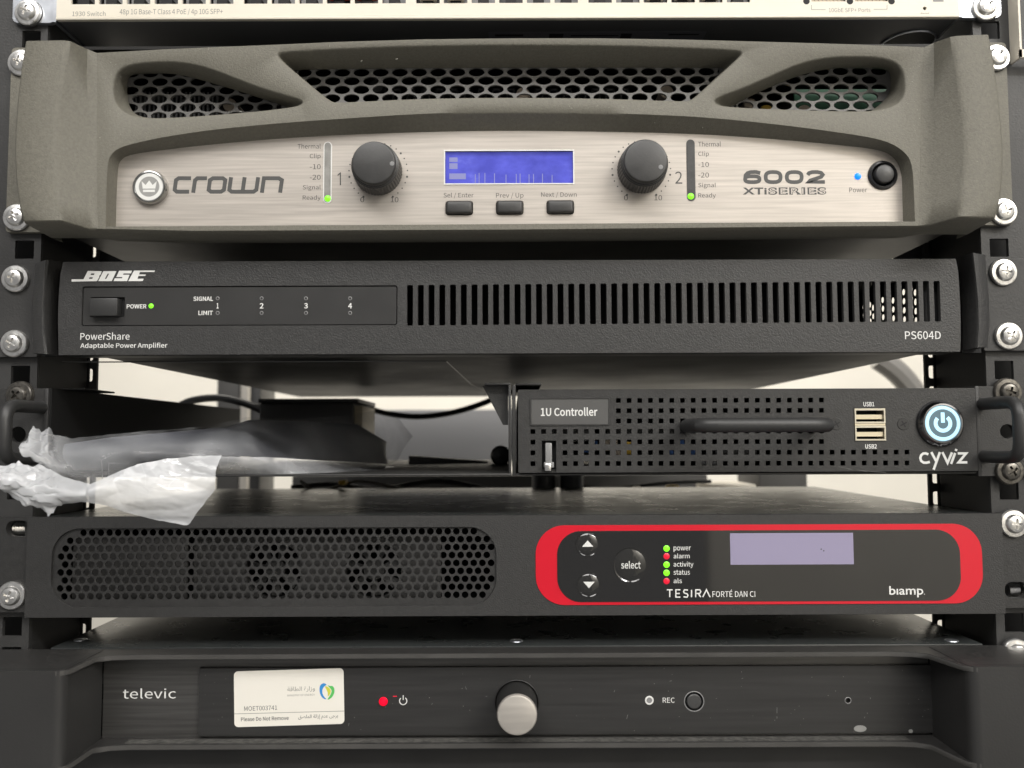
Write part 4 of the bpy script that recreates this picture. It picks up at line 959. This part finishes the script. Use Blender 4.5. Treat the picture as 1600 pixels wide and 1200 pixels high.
# lid
zl = P(800, 1009, -1)[1]; lx0, lx1 = PX(79, 1009, -1), PX(1536, 1009, -1)
li = MB(); li.box(lx0, lx1, -1, 330, zl-40, zl, .4); li.build('case', GLOSST, tv)
for u, v in ((126, 1000), (807, 1001.5), (1487, 1001)):
    d_ = FWD + RT*((u-800)/FOC) + UP*(-(v-600)/FOC); t_ = zl/d_.z; p_ = CAM+d_*t_
    m_ = MB(); nn = 20
    rows = [[(p_.x+r_*math.cos(2*math.pi*i/nn), p_.y+r_*math.sin(2*math.pi*i/nn), zl+h_) for i in range(nn)] for r_, h_ in ((3.2, .0), (3.0, .35), (1.6, .5))]
    m_.grid(rows, closed=True); m_.face(rows[-1]); m_.build('lid_screw', STEEL, tv)
# lower case under the flange
MB().box(-225, 225, -1, 300, zb0-45, zb0-.1).build('lower_case', SATIN, tv)
# white asset sticker
ys_ = yv-.12
c4 = [Vector(P(u, v, ys_)) for u, v in ((364.5, 1049), (536, 1044), (539, 1130.8), (367, 1136.5))]
cen = sum(c4, Vector((0, 0)))/4; ex = (c4[1]-c4[0]+c4[2]-c4[3])/2; ey = (c4[0]-c4[3]+c4[1]-c4[2])/2
W_, H_ = ex.length, ey.length; ang = math.atan2(ex.y, ex.x)
def stk(a, b): q = Vector((a*math.cos(ang)-b*math.sin(ang), a*math.sin(ang)+b*math.cos(ang))); return cen+q
st = plate('asset_sticker', [stk(*q) for q in rrect(-W_/2, W_/2, -H_/2, H_/2, 1.9, 6)], [], ys_, ys_+.1, mat('white_vinyl', (.80, .77, .70), .45), tv)
yk_ = ys_-.03
def stext(s_, u0, v0, u1, v1, m_=GREYPRINT, bold=0.): return text(s_, u0, v0, u1, v1, yk_, m_, st, bold=bold, rot=-ang)
stext('MOET003741', 381.5, 1103, 433, 1110, ETCH); stext('Please Do Not Remove', 376.5, 1119.5, 451, 1126, ETCH, .15)
stext('MINISTRY OF ENERGY', 449, 1084.6, 492, 1087.6)
ar1 = '\uFE94\uFED7\uFE8E\uFEC4\uFEDF\uFE8D \uFE93\uFEAD\uFE8D\uFEAF\uFEED'
ar2 = '\uFED6\uFEBC\uFEE0\uFEE4\uFEDF\uFE8D \uFE94\uFEDF\uFE8D\uFEAF\uFE87 \uFEE1\uFEAA\uFECB \uFEF0\uFE9F\uFEAE\uFEF3'
stext(ar1, 449, 1072.5, 492, 1081.5); stext(ar2, 466, 1116, 528, 1124.5, ETCH)
rule = MB(); p1, p2 = P(365.5, 1115.5, yk_), P(538, 1111, yk_); ribbon(rule, [p1, p2], .22, yk_); rule.build('ruled_line', GREYPRINT, st)
lg = ((.03, .25, .62), (.02, .45, .55), (.10, .50, .12), (.62, .62, .06), (.92, .72, .25))
lx_, lz_ = P(510.5, 1080.5, yk_)
for k, (col, pts) in enumerate(((lg[0], [(-3.4, 1), (-3, 3), (-1.4, 3.9), (.2, 3), (-1, 2.5), (-1.9, 1.2), (-2.1, -.4), (-1.2, -2.4), (.2, -3.6), (-1.6, -3.2), (-2.9, -1.4)]),
                               (lg[2], [(.2, 3), (1.4, 2.4), (2.6, 2.6), (3.5, 1.4), (3.5, -.6), (2.6, -2.5), (1, -3.6), (.2, -3.6), (1.4, -2), (2.2, -.4), (2.2, .8), (1.2, 1.8)]),
                               (lg[3], [(-1, 2.5), (.2, 2.2), (1.2, 1.6), (2.0, .4), (1.6, -1.2), (.4, -2.4), (.6, -.6), (-.2, 1)]))):
    lp_ = [Vector((lx_+a_, lz_+b_)) for a_, b_ in pts]; plate('logo_mark', smooth_loop(lp_, 2), [], yk_-.004*k-.02, yk_, mat('logo_ink', col, .5), st)

# ------------------------------------------------------------------ things lying on the shelf and behind
film = bpy.data.materials.new('clear_plastic_film'); film.use_nodes = True
nt = film.node_tree; b = nt.nodes['Principled BSDF']; b.inputs['Base Color'].default_value = (.60, .61, .63, 1); b.inputs['Roughness'].default_value = .10
tc = nt.nodes.new('ShaderNodeTexCoord'); n1 = nt.nodes.new('ShaderNodeTexNoise'); n1.inputs['Scale'].default_value = 45; n1.inputs['Detail'].default_value = 6
n2 = nt.nodes.new('ShaderNodeTexNoise'); n2.noise_type = 'RIDGED_MULTIFRACTAL'; n2.inputs['Scale'].default_value = 38; n2.inputs['Detail'].default_value = 5; n2.inputs['Distortion'].default_value = .8
at = nt.nodes.new('ShaderNodeAttribute'); at.attribute_name = 'cloud'
mr = nt.nodes.new('ShaderNodeMapRange'); mr.inputs[1].default_value = .3; mr.inputs[2].default_value = .75; mr.inputs[3].default_value = -.12; mr.inputs[4].default_value = .18
ad = nt.nodes.new('ShaderNodeMath'); ad.operation = 'ADD'; ad.use_clamp = True
bp = nt.nodes.new('ShaderNodeBump'); bp.inputs['Strength'].default_value = .24; bp.inputs['Distance'].default_value = .002
nt.links.new(tc.outputs['Object'], n1.inputs[0]); nt.links.new(tc.outputs['Object'], n2.inputs[0]); nt.links.new(n1.outputs[0], mr.inputs[0]); nt.links.new(mr.outputs[0], ad.inputs[0]); nt.links.new(at.outputs['Fac'], ad.inputs[1])
rr = nt.nodes.new('ShaderNodeMapRange'); rr.inputs[1].default_value = .9; rr.inputs[2].default_value = 1.9; rr.inputs[3].default_value = 0; rr.inputs[4].default_value = .22
ad2 = nt.nodes.new('ShaderNodeMath'); ad2.operation = 'ADD'; ad2.use_clamp = True
nt.links.new(n2.outputs[0], rr.inputs[0]); nt.links.new(ad.outputs[0], ad2.inputs[0]); nt.links.new(rr.outputs[0], ad2.inputs[1])
prev = ad2
for sc_v, wd_v, k_v in ((26, .010, .10), (62, .014, .14)):
    wv = nt.nodes.new('ShaderNodeTexNoise'); wv.inputs['Scale'].default_value = 30; wm_ = nt.nodes.new('ShaderNodeMix'); wm_.data_type = 'VECTOR'; wm_.inputs['Factor'].default_value = .012
    vo = nt.nodes.new('ShaderNodeTexVoronoi'); vo.feature = 'DISTANCE_TO_EDGE'; vo.inputs['Scale'].default_value = sc_v
    nt.links.new(tc.outputs['Object'], wv.inputs[0]); nt.links.new(tc.outputs['Object'], wm_.inputs['A']); nt.links.new(wv.outputs['Color'], wm_.inputs['B']); nt.links.new(wm_.outputs['Result'], vo.inputs['Vector'])
    vr = nt.nodes.new('ShaderNodeMapRange'); vr.inputs[1].default_value = 0; vr.inputs[2].default_value = wd_v; vr.inputs[3].default_value = k_v; vr.inputs[4].default_value = 0
    nb_ = nt.nodes.new('ShaderNodeTexNoise'); nb_.inputs['Scale'].default_value = 40; bm_ = nt.nodes.new('ShaderNodeMapRange'); bm_.inputs[1].default_value = .45; bm_.inputs[2].default_value = .62
    mu = nt.nodes.new('ShaderNodeMath'); mu.operation = 'MULTIPLY'; a3 = nt.nodes.new('ShaderNodeMath'); a3.operation = 'ADD'; a3.use_clamp = True
    nt.links.new(tc.outputs['Object'], nb_.inputs[0]); nt.links.new(nb_.outputs[0], bm_.inputs[0]); nt.links.new(vo.outputs['Distance'], vr.inputs[0]); nt.links.new(vr.outputs[0], mu.inputs[0]); nt.links.new(bm_.outputs[0], mu.inputs[1])
    nt.links.new(prev.outputs[0], a3.inputs[0]); nt.links.new(mu.outputs[0], a3.inputs[1]); prev = a3
    if sc_v == 26:
        hs_ = nt.nodes.new('ShaderNodeMath'); hs_.operation = 'ADD'; nt.links.new(n2.outputs[0], hs_.inputs[0]); nt.links.new(vo.outputs['Distance'], hs_.inputs[1])
nt.links.new(prev.outputs[0], b.inputs['Alpha'])
nt.links.new(hs_.outputs[0], bp.inputs['Height']); nt.links.new(bp.outputs[0], b.inputs['Normal'])

def film_patch(mb, top, bot, ny, amp_, seed, sub=12, bulge=6., cloud=(.5, .5)):
    ny = ny*2; sub = sub*2; amp_ = amp_*1.15
    # top / bot: (u, v, depth, cloud) control points in step with each other
    def dense(c):
        out = []
        for a, b in zip(c, c[1:]):
            for k in range(sub): f = k/sub; out.append([a[i]*(1-f)+b[i]*f for i in range(len(a))])
        out.append(list(c[-1])); 
        for _ in range(3): out = [out[0]]+[[(out[i-1][j]+2*out[i][j]+out[i+1][j])/4 for j in range(len(out[0]))] for i in range(1, len(out)-1)]+[out[-1]]
        return out
    T, B = dense(top), dense(bot); rows = []; cl = []
    for j in range(ny+1):
        f = j/ny; row = []
        for i, (a, b) in enumerate(zip(T, B)):
            q = [a[k]*(1-f)+b[k]*f for k in range(4)]
            y = q[2]-bulge*math.sin(math.pi*f)
            n = Vector((q[0]*.0065+q[1]*.005, q[1]*.015-q[0]*.0045, seed))
            h = abs(noise.noise(n*1.3))+.4*abs(noise.noise(n*2.2+Vector((5, 1, 0))))+.07*abs(noise.noise(n*5.3))+.015*abs(noise.noise(n*12))
            x, z = P(q[0], q[1], q[2])
            edge = 1.0
            rag = 1.5 if q[0] < 100 else .25; row.append((x+noise.noise(n*4)*rag, y-amp_*(h-.35)*edge, z+noise.noise(n*11+Vector((9, 9, 9)))*rag))
            cl.append(q[3])
        rows.append(row)
    mb.grid(rows); return cl
bag = MB()
cl = []
# film over the dark bundle, from the torn mouth at the left to the far end on the shelf
cl += film_patch(bag, [(41, 686, -48, .62), (49, 678, -46, .62), (52, 666, -45, .66), (61, 670, -44, .55), (68, 676, -43, .5), (78, 666, -42, .5), (86, 678, -40, .36), (112, 685, -36, .22), (144, 681.5, -28, .15), (180, 678, -22, .12), (220, 674, -12, .14), (270, 671, -2, .12), (333, 664, 14, .08), (384, 652, 28, .06), (470, 655, 60, .05), (552, 648, 100, .08), (590, 640, 120, .16), (622, 652, 138, .22), (645, 682, 150, .24)],
                     [(62, 724, -50, .7), (68, 732, -50, .7), (80, 745, -49, .66), (90, 750, -48, .62), (100, 754, -47, .58), (116, 757, -45, .52), (130, 758, -43, .45), (146, 756, -40, .36), (165, 748, -36, .26), (184, 738, -31, .2), (216, 727, -25, .16), (256, 719, -20, .14), (342, 716, -12, .13), (400, 717, -2, .1), (470, 722, 25, .08), (540, 727, 70, .08), (590, 729, 105, .18), (604, 728, 118, .2), (622, 719, 132, .22)], 30, 2.0, 3.1, sub=8, bulge=9)
# cloudy flap folded forward over the shelf lip and hanging down
cl += film_patch(bag, [(136, 758, -50, .74), (146, 755, -49, .72), (184, 737, -46, .70), (216, 725.5, -43, .66), (256, 717.5, -39, .62), (304, 713, -34, .60), (345, 711.5, -30, .64)],
                     [(112, 783, -54, .80), (135, 785, -52, .76), (165, 790, -49, .72), (192, 800, -47, .70), (240, 812, -43, .66), (293, 821.5, -37, .70), (336, 765, -33, .74)], 34, 2.2, 8.7, sub=12, bulge=3)
# bunched white mouth at the far left
cl += film_patch(bag, [(-20, 728, -56, .80), (0, 726, -56, .80), (14, 727, -56, .82), (29, 721, -55, .84), (41, 727, -55, .80), (62, 726, -53, .74), (100, 745, -51, .70), (142, 758, -50, .70)],
                     [(-20, 760, -58, .84), (0, 766, -58, .84), (15, 775, -58, .82), (29, 784, -58, .82), (62, 793, -57, .82), (74, 807, -57, .82), (98, 788, -55, .78), (140, 783, -52, .74)], 30, 3.6, 15.3, sub=9, bulge=5)
# pale lower hem on the shelf
cl += film_patch(bag, [(340, 713, -14, .42), (420, 714, -2, .40), (500, 719, 30, .36), (600, 728, 100, .30), (668, 733, 135, .22)],
                     [(345, 740, -8, .42), (420, 741, 0, .38), (500, 740, 10, .32), (600, 737, 40, .26), (672, 735, 120, .18)], 10, 1, 21.7, bulge=2)
me_cl = cl
bagbm = bag.bm; bagbm.verts.ensure_lookup_table()
lay = bagbm.verts.layers.float.new('cloud')
for v_, c_ in zip(bagbm.verts, me_cl): v_[lay] = c_
bo_ = bag.build('plastic_bag', film, None, sharp=180, loc=(-180, -20, P(300, 745, 0)[1]))
tag(bo_, 'crumpled clear plastic bag spilling over the front edge of the shelf', 'plastic bag')

bn = MB()
T = [(95, 694, -28), (170, 683, -14), (240, 677, 0), (350, 667, 24), (386, 656, 36), (470, 658, 70), (550, 662, 108), (598, 690, 128)]
Bm = [(110, 735, -24), (170, 735, -14), (240, 720, -4), (340, 712, 14), (400, 714, 24), (470, 718, 50), (550, 722, 88), (600, 725, 120)]
rows = []
for k in range(9):
    f = k/8; rows.append([(P(a[0]*(1-f)+b[0]*f, a[1]*(1-f)+b[1]*f, a[2]*(1-f)+b[2]*f)[0], a[2]*(1-f)+b[2]*f-5*math.sin(math.pi*f)+3, P(a[0]*(1-f)+b[0]*f, a[1]*(1-f)+b[1]*f, a[2]*(1-f)+b[2]*f)[1]) for a, b in zip(T, Bm)])
rows2 = [[(x, y+14, z) for x, y, z in r] for r in rows]
bn.grid(rows); bn.grid(rows2); bn.grid([rows[0], rows2[0]]); bn.grid([rows[-1], rows2[-1]]); bn.grid([[r[0] for r in rows], [r[0] for r in rows2]]); bn.grid([[r[-1] for r in rows], [r[-1] for r in rows2]])
o = bn.build('wrapped_bundle', mat('dark_blue_grey_fabric', (.075, .078, .090), .55, var=.2, vscale=60), None, sharp=60, loc=(-150, 30, P(300, 745, 0)[1]))
tag(o, 'long dark item wrapped inside the clear plastic bag', 'bundle')

def cable(name, pts, r, m_, label, cat='cable', group=None):
    pp = []
    ctl = [Vector((P(u, v, y)[0], y, P(u, v, y)[1])) for u, v, y in pts]
    n = len(ctl)
    for i in range(n-1):
        p0, p1, p2, p3 = ctl[max(i-1, 0)], ctl[i], ctl[i+1], ctl[min(i+2, n-1)]
        for k in range(8):
            t = k/8; pp.append(.5*((2*p1)+(-p0+p2)*t+(2*p0-5*p1+4*p2-p3)*t*t+(-p0+3*p1-3*p2+p3)*t**3))
    pp.append(ctl[-1]); o = MB().tube(pp, r, 10).build(name, m_, None, loc=tuple(ctl[0])); return tag(o, label, cat, group)
CAB = mat('black_cable_jacket', (.012, .012, .012), .45)
cable('cable', [(270, 640, 250), (300, 626, 240), (345, 622, 235), (390, 633, 230), (430, 652, 220), (480, 680, 215)], 2.8, CAB, 'black cable arching up behind the left side of the shelf')
cable('cable', [(560, 632, 285), (600, 645, 285), (650, 651, 285), (700, 646, 285), (750, 632, 285), (800, 610, 285)], 2.4, CAB, 'black cable sagging behind the middle of the shelf')
q = RC(405, 630, 552, 706, 190); o = thing('power_supply', 'dark grey power supply box standing on the shelf behind the bag', 'power supply', (q[0], 190, q[2]))
MB().box(q[0], q[1], 190, 260, q[2], q[3], 1).build('case', mat('dark_grey_plastic', (.05, .05, .05), .4), o); MB().box(q[0], q[1]+4, 186, 262, q[3]+.1, q[3]+3, .6).build('lid', CAB, o)
q = RC(553, 634, 566, 700, 195); o = thing('carton', 'narrow beige carton beside the dark power supply', 'carton', (q[0], 195, q[2])); MB().box(q[0], q[1], 195, 250, q[2], q[3], .4).build('side', BEIGE, o); MB().box(q[0]+.2, q[1]-.2, 194.4, 195, q[2]+(q[3]-q[2])*.45, q[2]+(q[3]-q[2])*.55).build('tape', TAN, o)
# adapter lying to the right of the bag
a, b = P(640, 702, 175), P(762, 718, 185); o = thing('plug_adapter', 'black adapter lying on the shelf between bag and middle wall', 'adapter', (a[0], 180, a[1]-6))
t = MB(); t.prism([(a[0], 170), (b[0], 178), (b[0], 196), (a[0], 190)], b[1]-7, b[1]-1)
for v_ in t.bm.verts: v_.co.z += (4 if v_.co.x < (a[0]+b[0])/2 else 0)
t.build('body', CAB, o)
x, z = P(782, 712, 150); MB().lathe(x, z, [(.01, 146), (5, 147), (6.5, 150), (6.5, 170)], 20, False).build('plug', CAB, o)
# far pieces behind the rack
def far(name, u0, v0, u1, v1, y, dp, m_, label, cat):
    q = RC(u0, v0, u1, v1, y); o = MB().box(q[0], q[1], y, y+dp, q[2], q[3], 1.5).build(name, m_, None, loc=((q[0]+q[1])/2, y, q[2])); return tag(o, label, cat) if label else o
DG = mat('gap_shade_grey', (.06, .058, .055), .6); MG = mat('shaded_wall_grey', (.22, .22, .225), .6); LG = mat('light_grey_paint', (.5, .47, .42), .6)  # dark and mid greys carry the shade behind the rack in their colour
far('shade_upright', 336, 560, 372, 1000, 640, 60, DG, 'dark grey upright put in to shade the gap behind the arching cable', 'upright')  # dark column put in to shade the bright gap
far('upright_strip', 373, 560, 385, 1000, 630, 20, LG, 'pale narrow upright strip behind the arching cable', 'upright')
far('rear_post', 388, 560, 405, 1000, 560, 60, SATIN, 'black rear post behind the dark power supply', 'post')
far('right_shade_box', 1186, 735, 1262, 800, 430, 80, DG, 'dark box added to shade the gap behind the right half of the red-framed processor', 'box')  # added to darken the gap under the controller
far('shaded_wall_sheet', 560, 640, 830, 720, 700, 30, MG, 'grey sheet added for the shaded wall behind the middle of the shelf', 'panel')  # wall shade put into the colour of an added sheet
far('rear_shade_box', 456, 742, 1106, 800, 420, 80, DG, 'dark box added to shade the gap behind the red-framed processor', 'box')  # added to darken the long gap under the shelf
q = None
cable('duct', [(1372, 560, 420), (1400, 580, 420), (1422, 605, 420), (1440, 640, 420), (1448, 700, 420)], 11, mat('grey_duct', (.24, .23, .215), .35), 'grey curved duct behind the right end of the shelf', 'duct')
for k, (u, lab_) in enumerate(((850, 'dark upright tube behind the left edge of the controller'), (893, 'dark upright tube just right of another behind the controller'))):
    x, z = P(u, 770, 240); MB_ = MB(); MB_.tube([(x, 240, z-14), (x, 240, z+16)], 9, 18); o = MB_.build('support_tube', mat('dark_tube', (.05, .05, .05), .4), None, loc=(x, 240, z-14)); tag(o, lab_, 'tube', 'upright tubes behind the controller')
o = far('connector', 1042, 758, 1062, 768, 260, 8, YEL, 'small yellow connector behind the controller', 'connector')
o = far('connector', 990, 760, 1004, 768, 260, 8, CREAM, 'small white connector behind the controller', 'connector')
o = far('white_tray', 1112, 757, 1182, 770, 300, 60, CREAM, 'white plastic tray showing under the controller', 'tray')
cable('cable', [(900, 760, 250), (960, 763, 262), (1040, 755, 280), (1110, 752, 300)], 1.6, CAB, 'thin black cable lying behind the controller')

cable('cable', [(455, 762, 240), (520, 757, 250), (590, 765, 245), (680, 752, 260), (760, 764, 250)], 2.0, CAB, 'black lead lying on the dark box under the middle of the shelf')
cable('cable', [(470, 752, 230), (500, 768, 225), (560, 752, 232), (640, 767, 228)], 1.3, mat('grey_cable_jacket', (.16, .15, .13), .5), 'thin grey lead lying under the middle of the shelf')
far('connector', 528, 750, 541, 758, 225, 8, YEL, 'small yellow connector under the middle of the shelf', 'connector')
ds = MB()
rnd = random.Random(5)
for k in range(90):
    u, v = rnd.uniform(320, 1510), rnd.uniform(1044, 1146); x, z = P(u, v, yv)
    if abs(u-450) < 95 or abs(u-808) < 45 or abs(u-1084) < 20: continue
    ds.lathe(x, z, [(rnd.uniform(.07, .2), yv-.02)], 6)
o = ds.build('dust_specks', mat('pale_dust', (.20, .195, .18), .9), tv); o['kind'] = 'stuff'
ds = MB()
for k in range(70):
    u = rnd.uniform(150, 1440); v = 190-70*math.sin(math.pi*(u-100)/1400)*.25+rnd.uniform(-12, 2)
    u = rnd.choice((rnd.uniform(160, 190), rnd.uniform(480, 1100), rnd.uniform(1415, 1438))); 
    v = rnd.uniform(162, 170) if 480 < u < 1100 else rnd.uniform(100, 340)
    if not 480 < u < 1100 and v > 220: v -= 130
    x, z = P(u, v, YF-.05); ds.lathe(x, z, [(rnd.uniform(.06, .18), YF-.05)], 6)
o = ds.build('dust_specks', mat('bezel_dust', (.36, .35, .31), .9), amp); o['kind'] = 'stuff'

for o in SC.objects:
    if '_o' in o: del o['_o']
